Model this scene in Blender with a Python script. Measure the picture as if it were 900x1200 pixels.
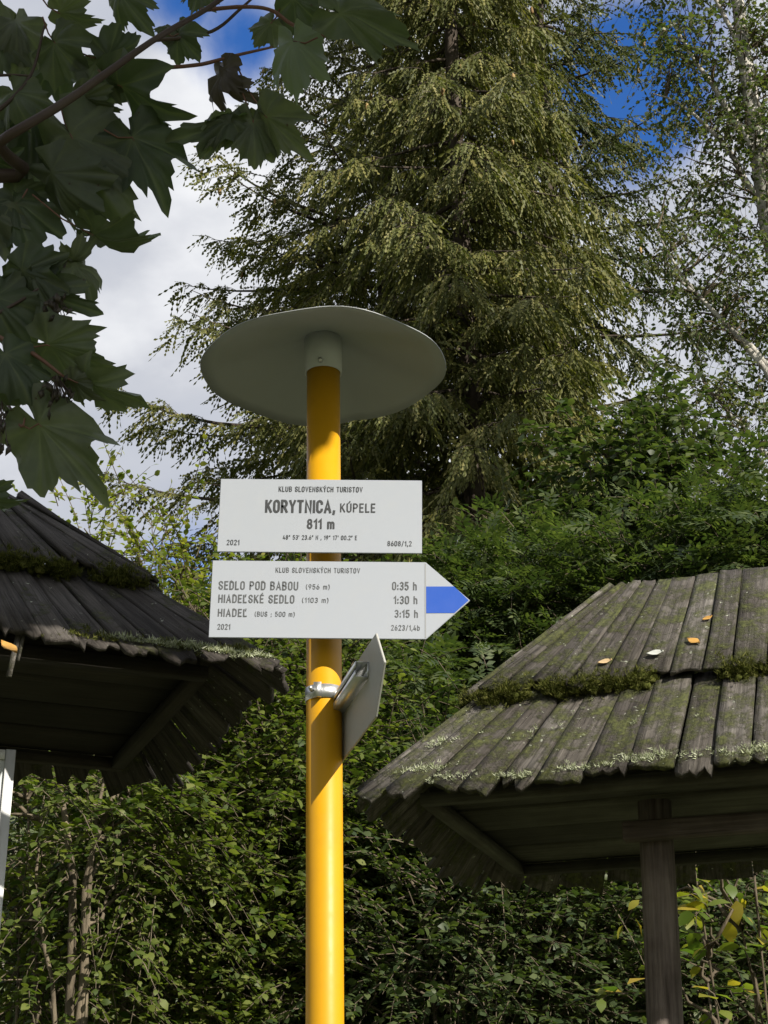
import bpy, math, random
import numpy as np
from mathutils import Vector, Matrix, noise

for o in list(bpy.data.objects):
    bpy.data.objects.remove(o)
SC = bpy.context.scene
COL = SC.collection

# ------------------------------------------------------------------ camera
EYE = Vector((0, 0, 1.6))
PITCH = math.radians(23.5)
FPX = 2000.0                       # focal length in photograph pixels (900 x 1200)
cam = bpy.data.cameras.new('camera')
cam.sensor_fit = 'VERTICAL'
cam.sensor_height = 24.0
cam.lens = 24.0 * FPX / 1200.0
cam.clip_end = 3000
cam.clip_start = 0.05
camo = bpy.data.objects.new('camera', cam)
camo.location = EYE
camo.rotation_euler = (math.pi / 2 + PITCH, 0, 0)
COL.objects.link(camo)
SC.camera = camo
cT, sT = math.cos(PITCH), math.sin(PITCH)

# ------------------------------------------------------------------ sun, sky, exposure
SUN_AZ, SUN_EL = math.radians(42), math.radians(35)       # azimuth to the right of straight behind the viewer
TOSUN = Vector((math.cos(SUN_EL) * math.sin(SUN_AZ), -math.cos(SUN_EL) * math.cos(SUN_AZ), math.sin(SUN_EL)))
sl = bpy.data.lights.new('sun', 'SUN')
sl.energy = 5.0
sl.angle = math.radians(0.53)
sl.color = (1.0, 0.93, 0.82)
slo = bpy.data.objects.new('sun', sl)
slo.rotation_euler = TOSUN.to_track_quat('Z', 'Y').to_euler()
slo.location = (8, -9, 14)
COL.objects.link(slo)

def ray(px, py):
    a, b = (px - 450) / FPX, (600 - py) / FPX
    return Vector((a, cT - b * sT, sT + b * cT))
def at(px, py, Y):                  # the point seen at a pixel, at ground distance Y
    r = ray(px, py)
    return EYE + r * (Y / r.y)

world = bpy.data.worlds.new('World')
SC.world = world
world.use_nodes = True
def build_world():
    nt = world.node_tree
    N, L = nt.nodes, nt.links
    N.clear()
    out = N.new('ShaderNodeOutputWorld')
    sky = N.new('ShaderNodeTexSky')
    sky.sky_type = 'NISHITA'
    sky.sun_disc = False
    sky.sun_elevation = SUN_EL
    sky.sun_rotation = math.pi - SUN_AZ
    sky.altitude = 811
    sky.air_density = 1.0
    sky.dust_density = 0.3
    sky.ozone_density = 3.0
    bg1 = N.new('ShaderNodeBackground'); bg1.inputs[1].default_value = 0.125
    hs = N.new('ShaderNodeHueSaturation'); hs.inputs['Saturation'].default_value = 1.28; hs.inputs['Hue'].default_value = .512
    L.new(sky.outputs[0], hs.inputs['Color']); L.new(hs.outputs[0], bg1.inputs[0])
    bg2 = N.new('ShaderNodeBackground'); bg2.inputs[1].default_value = 1.0
    tc = N.new('ShaderNodeTexCoord')
    mp = N.new('ShaderNodeMapping'); mp.inputs['Scale'].default_value = (1, 1, 1.6)
    L.new(tc.outputs['Generated'], mp.inputs[0])
    n1 = N.new('ShaderNodeTexNoise'); n1.inputs['Scale'].default_value = 3.2; n1.inputs['Detail'].default_value = 9
    n1.inputs['Roughness'].default_value = 0.58; n1.inputs['Distortion'].default_value = 0.35
    L.new(mp.outputs[0], n1.inputs['Vector'])
    # breaks in the cloud: a few openings, their edges torn by the noise
    prev = None
    for (px, py, rad, amt) in [(752, 95, .045, .85), (800, 30, .05, .5), (205, -5, .03, .5), (285, 45, .032, .5), (225, 668, .035, .55),
                               (1500, 300, .2, .5), (-700, 100, .2, .5), (450, -1600, .3, .5), (-900, -1200, .25, .5)]:
        d = ray(px, py).normalized()
        dp = N.new('ShaderNodeVectorMath'); dp.operation = 'DISTANCE'
        dp.inputs[1].default_value = d
        nz = N.new('ShaderNodeVectorMath'); nz.operation = 'NORMALIZE'
        L.new(tc.outputs['Generated'], nz.inputs[0]); L.new(nz.outputs[0], dp.inputs[0])
        mr = N.new('ShaderNodeMapRange'); mr.interpolation_type = 'SMOOTHSTEP'
        mr.inputs['From Min'].default_value = 0; mr.inputs['From Max'].default_value = rad * 2.1
        mr.inputs['To Min'].default_value = amt; mr.inputs['To Max'].default_value = 0
        L.new(dp.outputs['Value'], mr.inputs['Value'])
        if prev is None:
            prev = mr.outputs[0]
        else:
            ad = N.new('ShaderNodeMath'); ad.operation = 'MAXIMUM'
            L.new(prev, ad.inputs[0]); L.new(mr.outputs[0], ad.inputs[1]); prev = ad.outputs[0]
    sb = N.new('ShaderNodeMath'); sb.operation = 'SUBTRACT'
    n1b = N.new('ShaderNodeMath'); n1b.operation = 'MULTIPLY_ADD'; n1b.inputs[1].default_value = 1.5; n1b.inputs[2].default_value = -.1
    L.new(n1.outputs['Fac'], n1b.inputs[0])
    L.new(n1b.outputs[0], sb.inputs[0]); L.new(prev, sb.inputs[1])
    cv = N.new('ShaderNodeMapRange'); cv.interpolation_type = 'SMOOTHSTEP'
    cv.inputs['From Min'].default_value = 0.0; cv.inputs['From Max'].default_value = 0.42
    L.new(sb.outputs[0], cv.inputs['Value'])
    n2 = N.new('ShaderNodeTexNoise'); n2.inputs['Scale'].default_value = 5.5; n2.inputs['Detail'].default_value = 7
    n2.inputs['Roughness'].default_value = 0.5
    mp2 = N.new('ShaderNodeMapping'); mp2.inputs['Scale'].default_value = (1, 1, 1.7); mp2.inputs['Location'].default_value = (3.1, 1.7, 0.4)
    L.new(tc.outputs['Generated'], mp2.inputs[0]); L.new(mp2.outputs[0], n2.inputs['Vector'])
    cr = N.new('ShaderNodeValToRGB')
    cr.color_ramp.elements[0].position = 0.33; cr.color_ramp.elements[0].color = (0.32, 0.345, 0.405, 1)
    cr.color_ramp.elements[1].position = 0.68; cr.color_ramp.elements[1].color = (0.66, 0.665, 0.675, 1)
    e = cr.color_ramp.elements.new(0.5); e.color = (0.40, 0.415, 0.455, 1)
    L.new(n2.outputs['Fac'], cr.inputs[0])
    L.new(cr.outputs[0], bg2.inputs[0])
    mx = N.new('ShaderNodeMixShader')
    L.new(cv.outputs[0], mx.inputs[0]); L.new(bg1.outputs[0], mx.inputs[1]); L.new(bg2.outputs[0], mx.inputs[2])
    L.new(mx.outputs[0], out.inputs[0])
build_world()
SC.view_settings.view_transform = 'Standard'
SC.view_settings.look = 'None'
SC.view_settings.exposure = 0.62
SC.view_settings.gamma = 1.0
SC.cycles.max_bounces = 6
SC.cycles.diffuse_bounces = 3
SC.cycles.transmission_bounces = 5
SC.cycles.transparent_max_bounces = 6
SC.cycles.use_denoising = True
SC.cycles.sample_clamp_indirect = 4.0

# ------------------------------------------------------------------ helpers
R = np.random.default_rng(20210811)
random.seed(811)

def mat_new(name):
    m = bpy.data.materials.new(name); m.use_nodes = True
    nt = m.node_tree
    return m, nt, nt.nodes, nt.links, nt.nodes['Principled BSDF']

def link_obj(name, me, parent=None, mat=None, loc=None, matrix=None):
    o = bpy.data.objects.new(name, me)
    COL.objects.link(o)
    if parent is not None:
        o.parent = parent
    if mat is not None and me is not None and len(me.materials) == 0:
        me.materials.append(mat)
    if matrix is not None:
        o.matrix_local = matrix
    elif loc is not None:
        o.location = loc
    return o

def tag(o, label=None, cat=None, group=None, kind=None):
    if label: o['label'] = label
    if cat: o['category'] = cat
    if group: o['group'] = group
    if kind: o['kind'] = kind
    return o

def empty(name, loc, label=None, cat=None, group=None):
    o = bpy.data.objects.new(name, None)
    o.empty_display_size = 0.1
    COL.objects.link(o)
    o.location = loc
    return tag(o, label, cat, group)

def np_mesh(name, V, F, smooth=False):
    V = np.asarray(V, dtype=np.float32).reshape(-1, 3)
    F = np.asarray(F, dtype=np.int32)
    k = F.shape[1]
    me = bpy.data.meshes.new(name)
    me.vertices.add(len(V)); me.vertices.foreach_set('co', V.ravel())
    me.loops.add(F.size); me.loops.foreach_set('vertex_index', F.ravel())
    me.polygons.add(len(F))
    me.polygons.foreach_set('loop_start', np.arange(0, F.size, k, dtype=np.int32))
    me.polygons.foreach_set('loop_total', np.full(len(F), k, dtype=np.int32))
    if smooth:
        me.polygons.foreach_set('use_smooth', np.ones(len(F), dtype=bool))
    me.update(calc_edges=True)
    return me

def scatter(name, tv, tf, M, T, smooth=False):
    tv = np.asarray(tv, float); tf = np.asarray(tf)
    V = np.einsum('nij,kj->nki', M, tv) + T[:, None, :]
    n, k = len(T), len(tv)
    F = tf[None, :, :] + (np.arange(n) * k)[:, None, None]
    return np_mesh(name, V.reshape(-1, 3), F.reshape(-1, tf.shape[1]), smooth)

def nrm(a):
    return a / np.maximum(np.linalg.norm(a, axis=-1, keepdims=True), 1e-9)

def basis(Yax, Zhint):                     # columns x, y, z with y exactly along Yax
    y = nrm(Yax)
    x = nrm(np.cross(y, Zhint))
    z = np.cross(x, y)
    return np.stack([x, y, z], axis=-1)

class Quads:
    """collects quads (tubes, boxes) that make up ONE mesh"""
    def __init__(self): self.V = []; self.F = []; self.n = 0
    def add(self, V, F):
        V = np.asarray(V, float); F = np.asarray(F)
        self.V.append(V); self.F.append(F + self.n); self.n += len(V)
    def tube(self, pts, rad, sides=6, cap=True, wob=0.0):
        P = np.asarray([tuple(p) for p in pts], float); m = len(P)
        rad = np.broadcast_to(np.asarray(rad, float), (m,))
        Tn = np.gradient(P, axis=0); Tn = nrm(Tn)
        h = np.array([0.31, 0.77, 0.2]) if abs(Tn[0][2]) > .8 else np.array([0, 0, 1.0])
        X = nrm(np.cross(Tn, h)); Y = np.cross(Tn, X)
        a = np.arange(sides) / sides * 2 * math.pi
        ring = X[:, None, :] * np.cos(a)[None, :, None] + Y[:, None, :] * np.sin(a)[None, :, None]
        rr = rad[:, None, None]
        if wob: rr = rr * (1 + wob * R.standard_normal((m, sides, 1)))
        V = (P[:, None, :] + ring * rr).reshape(-1, 3)
        F = []
        for i in range(m - 1):
            for j in range(sides):
                k = (j + 1) % sides
                F.append((i * sides + j, i * sides + k, (i + 1) * sides + k, (i + 1) * sides + j))
        if cap and sides % 2 == 0:
            for base, flip in ((0, True), ((m - 1) * sides, False)):
                for j in range(0, sides - 2, 2):
                    q = [base, base + j + 1, base + j + 2, base + (j + 3) % sides]
                    F.append(tuple(q[::-1]) if flip else tuple(q))
        self.add(V, F)
    def box(self, c, s, M=None):
        c = np.asarray(tuple(c), float); s = np.asarray(s, float) / 2
        V = np.array([(x, y, z) for z in (-1, 1) for y in (-1, 1) for x in (-1, 1)], float) * s
        if M is not None: V = V @ np.asarray(M).T
        self.add(V + c, [(0, 2, 3, 1), (4, 5, 7, 6), (0, 1, 5, 4), (2, 6, 7, 3), (0, 4, 6, 2), (1, 3, 7, 5)])
    def mesh(self, name, smooth=False):
        return np_mesh(name, np.concatenate(self.V), np.concatenate(self.F), smooth)

def prism(name, outline, thick, bevel=0.0):
    """flat polygon in local x,z with its thickness along +y (front face at y=0)"""
    import bmesh
    bm = bmesh.new()
    vs = [bm.verts.new((x, 0, z)) for x, z in outline]
    f = bm.faces.new(vs)
    r = bmesh.ops.extrude_face_region(bm, geom=[f])
    for v in r['geom']:
        if isinstance(v, bmesh.types.BMVert): v.co.y += thick
    bmesh.ops.recalc_face_normals(bm, faces=bm.faces)
    if bevel:
        bmesh.ops.bevel(bm, geom=list(bm.edges), offset=bevel, segments=2, affect='EDGES')
    me = bpy.data.meshes.new(name); bm.to_mesh(me); bm.free()
    return me

# ------------------------------------------------------------------ materials
def ramp(N, L, fac, stops):
    r = N.new('ShaderNodeValToRGB')
    el = r.color_ramp.elements
    while len(el) < len(stops): el.new(0.5)
    for e, (p, c) in zip(el, stops):
        e.position = p; e.color = (*c, 1)
    L.new(fac, r.inputs[0])
    return r.outputs[0]

def mix_col(N, L, fac, a, b, mode='MIX'):
    m = N.new('ShaderNodeMix'); m.data_type = 'RGBA'; m.blend_type = mode
    for sock, v in ((0, fac), (6, a), (7, b)):
        if isinstance(v, (int, float)): m.inputs[sock].default_value = v
        elif isinstance(v, tuple): m.inputs[sock].default_value = (*v, 1)
        else: L.new(v, m.inputs[sock])
    return m.outputs[2]

def noise_tex(N, L, vec, scale, detail=5, rough=.55, dist=0.0):
    n = N.new('ShaderNodeTexNoise'); n.inputs['Scale'].default_value = scale
    n.inputs['Detail'].default_value = detail; n.inputs['Roughness'].default_value = rough
    n.inputs['Distortion'].default_value = dist
    if vec is not None: L.new(vec, n.inputs['Vector'])
    return n.outputs['Fac']

def bump(N, L, h, b, strength=.3, dist=.01):
    bp = N.new('ShaderNodeBump'); bp.inputs['Strength'].default_value = strength; bp.inputs['Distance'].default_value = dist
    L.new(h, bp.inputs['Height']); L.new(bp.outputs[0], b.inputs['Normal'])

def leaf_mat(name, stops, trans=.4, rough=.45, tint=1.25, spec=.35):
    m, nt, N, L, b = mat_new(name)
    g = N.new('ShaderNodeNewGeometry')
    c = ramp(N, L, g.outputs['Random Per Island'], stops)
    b.inputs['Roughness'].default_value = rough
    b.inputs['Specular IOR Level'].default_value = spec
    L.new(c, b.inputs['Base Color'])
    t = N.new('ShaderNodeBsdfTranslucent')
    tc = mix_col(N, L, 1.0, c, (1.1 * tint, 1.25 * tint, .5 * tint), 'MULTIPLY')
    L.new(tc, t.inputs[0])
    mx = N.new('ShaderNodeMixShader'); mx.inputs[0].default_value = trans
    L.new(b.outputs[0], mx.inputs[1]); L.new(t.outputs[0], mx.inputs[2])
    L.new(mx.outputs[0], N['Material Output'].inputs[0])
    return m

def paint(name, col, rough=.35, dirt=.12, metallic=0, dirtcol=(.2, .17, .12), scale=9, spec=.5):
    m, nt, N, L, b = mat_new(name)
    tc = N.new('ShaderNodeTexCoord')
    n = noise_tex(N, L, tc.outputs['Object'], scale, 8, .65)
    f = N.new('ShaderNodeMapRange'); f.inputs['From Min'].default_value = .48; f.inputs['From Max'].default_value = .75
    f.inputs['To Max'].default_value = dirt
    L.new(n, f.inputs['Value'])
    L.new(mix_col(N, L, f.outputs[0], col, dirtcol), b.inputs['Base Color'])
    n2 = noise_tex(N, L, tc.outputs['Object'], scale * 3, 4)
    mr = N.new('ShaderNodeMapRange'); mr.inputs['To Min'].default_value = max(0, rough - .1); mr.inputs['To Max'].default_value = rough + .15
    L.new(n2, mr.inputs['Value']); L.new(mr.outputs[0], b.inputs['Roughness'])
    b.inputs['Metallic'].default_value = metallic
    b.inputs['Specular IOR Level'].default_value = spec
    bump(N, L, n2, b, .04, .002)
    return m

def wood(name, dark, light, moss=.35, lichen=.2, grain=38.0):
    """weathered board: local y runs with the grain"""
    m, nt, N, L, b = mat_new(name)
    tc = N.new('ShaderNodeTexCoord'); oi = N.new('ShaderNodeObjectInfo')
    off = N.new('ShaderNodeVectorMath'); off.operation = 'MULTIPLY_ADD'
    cb = N.new('ShaderNodeCombineXYZ')
    for i in range(3): L.new(oi.outputs['Random'], cb.inputs[i])
    off.inputs[1].default_value = (37, 53, 71)
    L.new(cb.outputs[0], off.inputs[0]); L.new(tc.outputs['Object'], off.inputs[2])
    mp = N.new('ShaderNodeMapping'); mp.inputs['Scale'].default_value = (1, .045, 1)
    L.new(off.outputs[0], mp.inputs[0])
    g1 = noise_tex(N, L, mp.outputs[0], grain * 2, 8, .7, .6)
    g2 = noise_tex(N, L, off.outputs[0], 7, 5)
    mid = tuple((a + c) / 2 for a, c in zip(dark, light))
    c = ramp(N, L, g1, [(.30, dark), (.47, mid), (.66, light)])
    tone = ramp(N, L, oi.outputs['Random'], [(0, (.55, .53, .52)), (.5, (.9, .88, .85)), (1, (1.25, 1.25, 1.25))])
    c = mix_col(N, L, 1.0, c, tone, 'MULTIPLY')
    wet = ramp(N, L, g2, [(.35, (.55, .52, .5)), (.6, (1, 1, 1))])
    c = mix_col(N, L, .8, c, wet, 'MULTIPLY')
    mn = noise_tex(N, L, off.outputs[0], 13, 9, .72)
    mf = N.new('ShaderNodeMapRange'); mf.inputs['From Min'].default_value = .5 + (.25 - .4 * moss); mf.inputs['From Max'].default_value = .62 + (.25 - .4 * moss)
    L.new(mn, mf.inputs['Value'])
    mossc = ramp(N, L, noise_tex(N, L, off.outputs[0], 90, 3), [(.3, (.028, .035, .008)), (.7, (.10, .11, .03))])
    mfs = N.new('ShaderNodeMath'); mfs.operation = 'MULTIPLY'; mfs.inputs[1].default_value = .85
    L.new(mf.outputs[0], mfs.inputs[0])
    c = mix_col(N, L, mfs.outputs[0], c, mossc)
    ln = noise_tex(N, L, off.outputs[0], 55, 5, .6)
    lf = N.new('ShaderNodeMapRange'); lf.inputs['From Min'].default_value = .70 - .25 * lichen; lf.inputs['From Max'].default_value = .73 - .25 * lichen
    L.new(ln, lf.inputs['Value'])
    c = mix_col(N, L, lf.outputs[0], c, (.36, .38, .30))
    L.new(c, b.inputs['Base Color'])
    b.inputs['Roughness'].default_value = .85
    b.inputs['Specular IOR Level'].default_value = .25
    hh = N.new('ShaderNodeMath'); hh.operation = 'ADD'
    L.new(g1, hh.inputs[0]); L.new(mfs.outputs[0], hh.inputs[1])
    bump(N, L, hh.outputs[0], b, .8, .008)
    return m

def bark(name, dark, light, scale=14, stretch=.3):
    m, nt, N, L, b = mat_new(name)
    tc = N.new('ShaderNodeTexCoord')
    mp = N.new('ShaderNodeMapping'); mp.inputs['Scale'].default_value = (1, 1, stretch)
    L.new(tc.outputs['Object'], mp.inputs[0])
    n = noise_tex(N, L, mp.outputs[0], scale, 8, .7, .3)
    L.new(ramp(N, L, n, [(.35, dark), (.65, light)]), b.inputs['Base Color'])
    b.inputs['Roughness'].default_value = .9
    b.inputs['Specular IOR Level'].default_value = .2
    bump(N, L, n, b, .7, .02)
    return m

M_YEL = paint('yellow_paint', (.56, .285, .005), .42, .22, dirtcol=(.35, .17, .02), scale=14, spec=.3)
M_SIGN = paint('white_plate', (.36, .388, .435), .32, .10, dirtcol=(.45, .44, .40), scale=22)
M_SIGNB = paint('plate_back', (.38, .38, .355), .45, .3, dirtcol=(.4, .38, .32), scale=12)
M_EDGE = paint('plate_edge', (.62, .62, .60), .4, .1)
M_CAP = paint('cap_sheet', (.35, .37, .385), .42, .22, dirtcol=(.30, .30, .28), scale=5)
M_GALV = paint('galvanised', (.62, .63, .63), .38, .25, metallic=.9, dirtcol=(.35, .34, .32), scale=40)
M_BLUE = paint('blue_print', (.015, .082, .43), .4, .05)
M_DARK = paint('dark_print', (.035, .038, .042), .5, 0)
M_GREY = paint('grey_print', (.085, .09, .095), .5, 0)
M_LINE = paint('grey_line', (.28, .29, .30), .5, 0)
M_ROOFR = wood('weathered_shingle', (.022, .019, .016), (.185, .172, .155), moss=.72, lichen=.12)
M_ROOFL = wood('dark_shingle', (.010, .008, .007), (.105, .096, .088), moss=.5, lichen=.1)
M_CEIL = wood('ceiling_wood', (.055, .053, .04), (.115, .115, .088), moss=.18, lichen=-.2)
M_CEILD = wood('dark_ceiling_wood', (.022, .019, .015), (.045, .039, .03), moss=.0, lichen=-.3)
M_POST = wood('post_wood', (.05, .038, .032), (.26, .22, .20), moss=.0, lichen=-.2, grain=22)
M_MOSS = leaf_mat('moss', [(0, (.030, .036, .007)), (.5, (.075, .085, .02)), (1, (.15, .15, .045))], trans=.12, rough=.9, spec=.05)
M_LICH = leaf_mat('lichen', [(0, (.22, .25, .14)), (.5, (.36, .39, .26)), (1, (.50, .52, .40))], trans=.1, rough=.9, spec=.05)
M_BARKB = bark('bush_bark', (.05, .04, .028), (.16, .13, .09), 20)
M_BARKS = bark('spruce_bark', (.028, .022, .017), (.10, .08, .065), 9)
M_BARKM = bark('maple_bark', (.035, .028, .022), (.10, .08, .06), 30)
M_BARKW = bark('birch_bark', (.10, .09, .08), (.55, .53, .48), 5, 1.5)
M_BARKT = bark('grey_stem_bark', (.05, .04, .028), (.20, .165, .115), 18)

# ------------------------------------------------------------------ ground
def ground():
    n = 90
    xs = np.concatenate([-np.geomspace(400, 2, n // 2), np.linspace(-1.8, 1.8, 9), np.geomspace(2, 400, n // 2)])
    X, Y = np.meshgrid(xs, xs)
    D = np.hypot(X, Y)
    Z = np.zeros_like(X)
    t = np.clip((Y - 34) / 150, 0, 1)
    Z += 60 * t * t * (3 - 2 * t)
    t2 = np.clip((D - 60) / 250, 0, 1)
    Z += 35 * t2 * t2
    Z += .05 * np.sin(X * .7 + 1) * np.cos(Y * .6) * np.clip(D / 10, 0, 1)
    k = len(xs)
    idx = np.arange(k * k).reshape(k, k)
    F = np.stack([idx[:-1, :-1], idx[:-1, 1:], idx[1:, 1:], idx[1:, :-1]], -1).reshape(-1, 4)
    me = np_mesh('ground', np.stack([X, Y, Z], -1).reshape(-1, 3), F, True)
    m, nt, N, L, b = mat_new('meadow')
    tc = N.new('ShaderNodeTexCoord')
    a = noise_tex(N, L, tc.outputs['Object'], .5, 8, .6)
    f = noise_tex(N, L, tc.outputs['Object'], 30, 6, .7)
    c = ramp(N, L, a, [(.35, (.16, .14, .11)), (.5, (.07, .085, .03)), (.7, (.045, .07, .02))])
    c = mix_col(N, L, .6, c, ramp(N, L, f, [(.3, (.5, .5, .5)), (.7, (1.3, 1.3, 1.2))]), 'MULTIPLY')
    L.new(c, b.inputs['Base Color']); b.inputs['Roughness'].default_value = .95
    bump(N, L, f, b, .6, .05)
    tag(link_obj('ground', me, None, m), 'grassy valley ground with worn gravelly patches under the bushes', kind='structure')
ground()

# ------------------------------------------------------------------ foliage builders
LEAF_V = [(0, 0, 0), (-.30, .30, .05), (.30, .30, .02), (-.30, .62, .03), (.30, .62, .05), (0, 1, -.10)]
LEAF_F = [(0, 2, 1), (1, 2, 4), (1, 4, 3), (3, 4, 5)]
FAR_V = [(0, 0, 0), (-.33, .45, .05), (.33, .45, .05), (0, 1, -.06)]
FAR_F = [(0, 2, 1), (1, 2, 3)]
def comp_leaf(pairs=3):                     # pinnate leaf of an ash or rowan
    V, F = [], []
    def add(p, d, s):
        d = np.array(d, float); d /= np.linalg.norm(d)
        x = np.array([d[1], -d[0], 0])
        k = len(V)
        for q in ((0, 0, 0), (-.19, .45, .05), (.19, .45, .05), (0, 1, -.06)):
            V.append(tuple(np.array(p) + (x * q[0] + d * q[1]) * s + np.array([0, 0, q[2] * s])))
        F.extend([(k, k + 2, k + 1), (k + 1, k + 2, k + 3)])
    for i in range(pairs):
        y = .12 + .62 * i / pairs
        for s in (-1, 1):
            add((0, y, -.06 * y), (s * .85, .5, 0), .40)
    add((0, .62, -.05), (0, 1, 0), .42)
    return V, F
ASH_V, ASH_F = comp_leaf()

def bez(a, b, sag, n=6, jit=0.0):
    t = np.linspace(0, 1, n)[:, None]
    a = np.asarray(tuple(a), float); b = np.asarray(tuple(b), float)
    P = a + (b - a) * t + np.array([0, 0, 1.0]) * sag * 4 * t * (1 - t)
    if jit: P[1:-1] += R.standard_normal((n - 2, 3)) * jit
    return P

def broadleaf(name, label, cat, base, stems, lobes, leafmat, barkmat, leaf=.07, per_twig=10, twigs=14,
              clusters=22, sig=.16, twiglen=.32, tmpl=(LEAF_V, LEAF_F), droop=.10, spread=.55, group=None, inner=.45, flat=1.0, stempart='trunk', twigmat=None):
    """stems: list of (points, radii); lobes: (centre, radius[, density])"""
    base = Vector(base)
    B = np.array(tuple(base))
    root = empty(name, base, label, cat, group)
    nodes = []
    for pts, rad in stems:
        P = np.asarray([tuple(p) for p in pts], float)
        if len(P) < 8:                                # smooth resample
            t = np.linspace(0, len(P) - 1, 10)
            P2 = np.stack([np.interp(t, np.arange(len(P)), P[:, i]) for i in range(3)], -1)
            P2[1:-1] = (P2[:-2] + P2[2:] + 2 * P2[1:-1]) / 4
            rr = np.interp(t, np.arange(len(P)), np.broadcast_to(rad, (len(P),)))
            P = P2 + np.concatenate([[[0, 0, 0]], R.standard_normal((len(P2) - 2, 3)) * rr[1:-1, None] * .35, [[0, 0, 0]]])
        else:
            rr = np.broadcast_to(rad, (len(P),))
        q = Quads(); q.tube(P - B, rr, 8, wob=.05)
        link_obj(stempart, q.mesh(stempart, True), root, barkmat)
        nodes.append(P)
    nodes = np.concatenate(nodes)
    wood_q = Quads()
    c_all, d_all, l_all = [], [], []
    for lb in lobes:
        c, r = np.array(tuple(lb[0])), lb[1]
        dens = lb[2] if len(lb) > 2 else 1.0
        nc = max(3, int(clusters * dens * (r / .7) ** 2))
        u = nrm(R.standard_normal((nc, 3)))
        rad = r * (inner + (1 - inner) * R.random((nc, 1)) ** .5)
        cc = c + u * rad * np.array([1, 1, .9])
        for p in cc:
            d = np.linalg.norm(nodes - p, axis=1) + np.clip(nodes[:, 2] - p[2] + .15, 0, 9) * 1.2
            j = d.argmin(); a = nodes[j]
            if np.linalg.norm(a - p) < 3.2:
                P = bez(a, p, np.linalg.norm(a - p) * .10, 5, .02)
                wood_q.tube(P - B, np.linspace(.011, .004, 5), 4, cap=False)
            k = max(3, int(twigs * (.6 + .8 * R.random())))
            o = p + R.standard_normal((k, 3)) * sig * np.array([1, 1, .8])
            dd = nrm(nrm(o - c) * .7 + nrm(o - p) * .7 + R.standard_normal((k, 3)) * .45 + np.array([0, 0, .15]))
            c_all.append(o); d_all.append(dd); l_all.append(twiglen * (.6 + .8 * R.random(k)))
    O = np.concatenate(c_all); Dr = np.concatenate(d_all); Ln = np.concatenate(l_all)
    # twigs
    n = len(O)
    t3 = np.array([0, .5, 1.0])
    TP = O[:, None, :] + Dr[:, None, :] * (Ln[:, None] * t3)[:, :, None] + np.array([0, 0, -1.0]) * (droop * 2.2 * Ln[:, None] * t3 ** 2)[:, :, None]
    X = nrm(np.cross(Dr, np.array([.2, .3, .93]))); Yv = np.cross(Dr, X)
    ang = np.arange(3) / 3 * 2 * math.pi
    ring = X[:, None, :] * np.cos(ang)[None, :, None] + Yv[:, None, :] * np.sin(ang)[None, :, None]
    rr = np.array([.0038, .003, .0015])
    V = (TP[:, :, None, :] + ring[:, None, :, :] * rr[None, :, None, None]) - B
    f = []
    for i in range(2):
        for j in range(3):
            k = (j + 1) % 3
            f.append((i * 3 + j, i * 3 + k, (i + 1) * 3 + k, (i + 1) * 3 + j))
    F = (np.array(f)[None] + (np.arange(n) * 9)[:, None, None]).reshape(-1, 4)
    wood_q.add(V.reshape(-1, 3), F)
    tw = link_obj('twigs', wood_q.mesh('twigs'), root, twigmat or barkmat); tag(tw, kind='stuff')
    # leaves
    m = per_twig
    tt = (np.arange(m) + .6) / m
    tt = np.clip(tt[None, :] + R.standard_normal((n, m)) * .04, .05, 1)
    P = O[:, None, :] + Dr[:, None, :] * (Ln[:, None] * tt)[:, :, None] + np.array([0, 0, -1.0]) * (droop * 2.2 * Ln[:, None] * tt ** 2)[:, :, None]
    side = nrm(np.cross(Dr, np.array([0, 0, 1.0])) + R.standard_normal((n, 3)) * .15)
    sg = np.where(np.arange(m) % 2 == 0, 1.0, -1.0)
    sg[-1] = 0
    ax = nrm(Dr[:, None, :] * spread + side[:, None, :] * sg[None, :, None] * .8 + R.standard_normal((n, m, 3)) * .28 + np.array([0, 0, -droop]))
    zn = nrm(np.array([0, 0, 1.0]) * flat + np.array(tuple(TOSUN)) * .35 + R.standard_normal((n, m, 3)) * .42)
    Mx = basis(ax.reshape(-1, 3), zn.reshape(-1, 3))
    sc = leaf * (.6 + .65 * R.random(n * m))
    Mx = Mx * sc[:, None, None]
    me = scatter('foliage', tmpl[0], tmpl[1], Mx, P.reshape(-1, 3) - B)
    cr = link_obj('crown', me, root, leafmat)
    tag(cr, kind='stuff')
    return root

def blade(n=5):                              # a needle-clad spruce twig: a serrated blade along +y, folded along its stem
    V, F = [], []
    for i in range(n + 1):
        y = i / n
        V.append((0, y, 0))
    for sgn in (-1, 1):
        for i in range(n):
            y = i / n
            k = len(V)
            w = .5 * (1 - .55 * y)
            V.append((sgn * w, y + .62 / n, .16))
            F.append((i, k, i + 1) if sgn < 0 else (i, i + 1, k))
    return V, F
BL_V, BL_F = blade(4)

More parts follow.
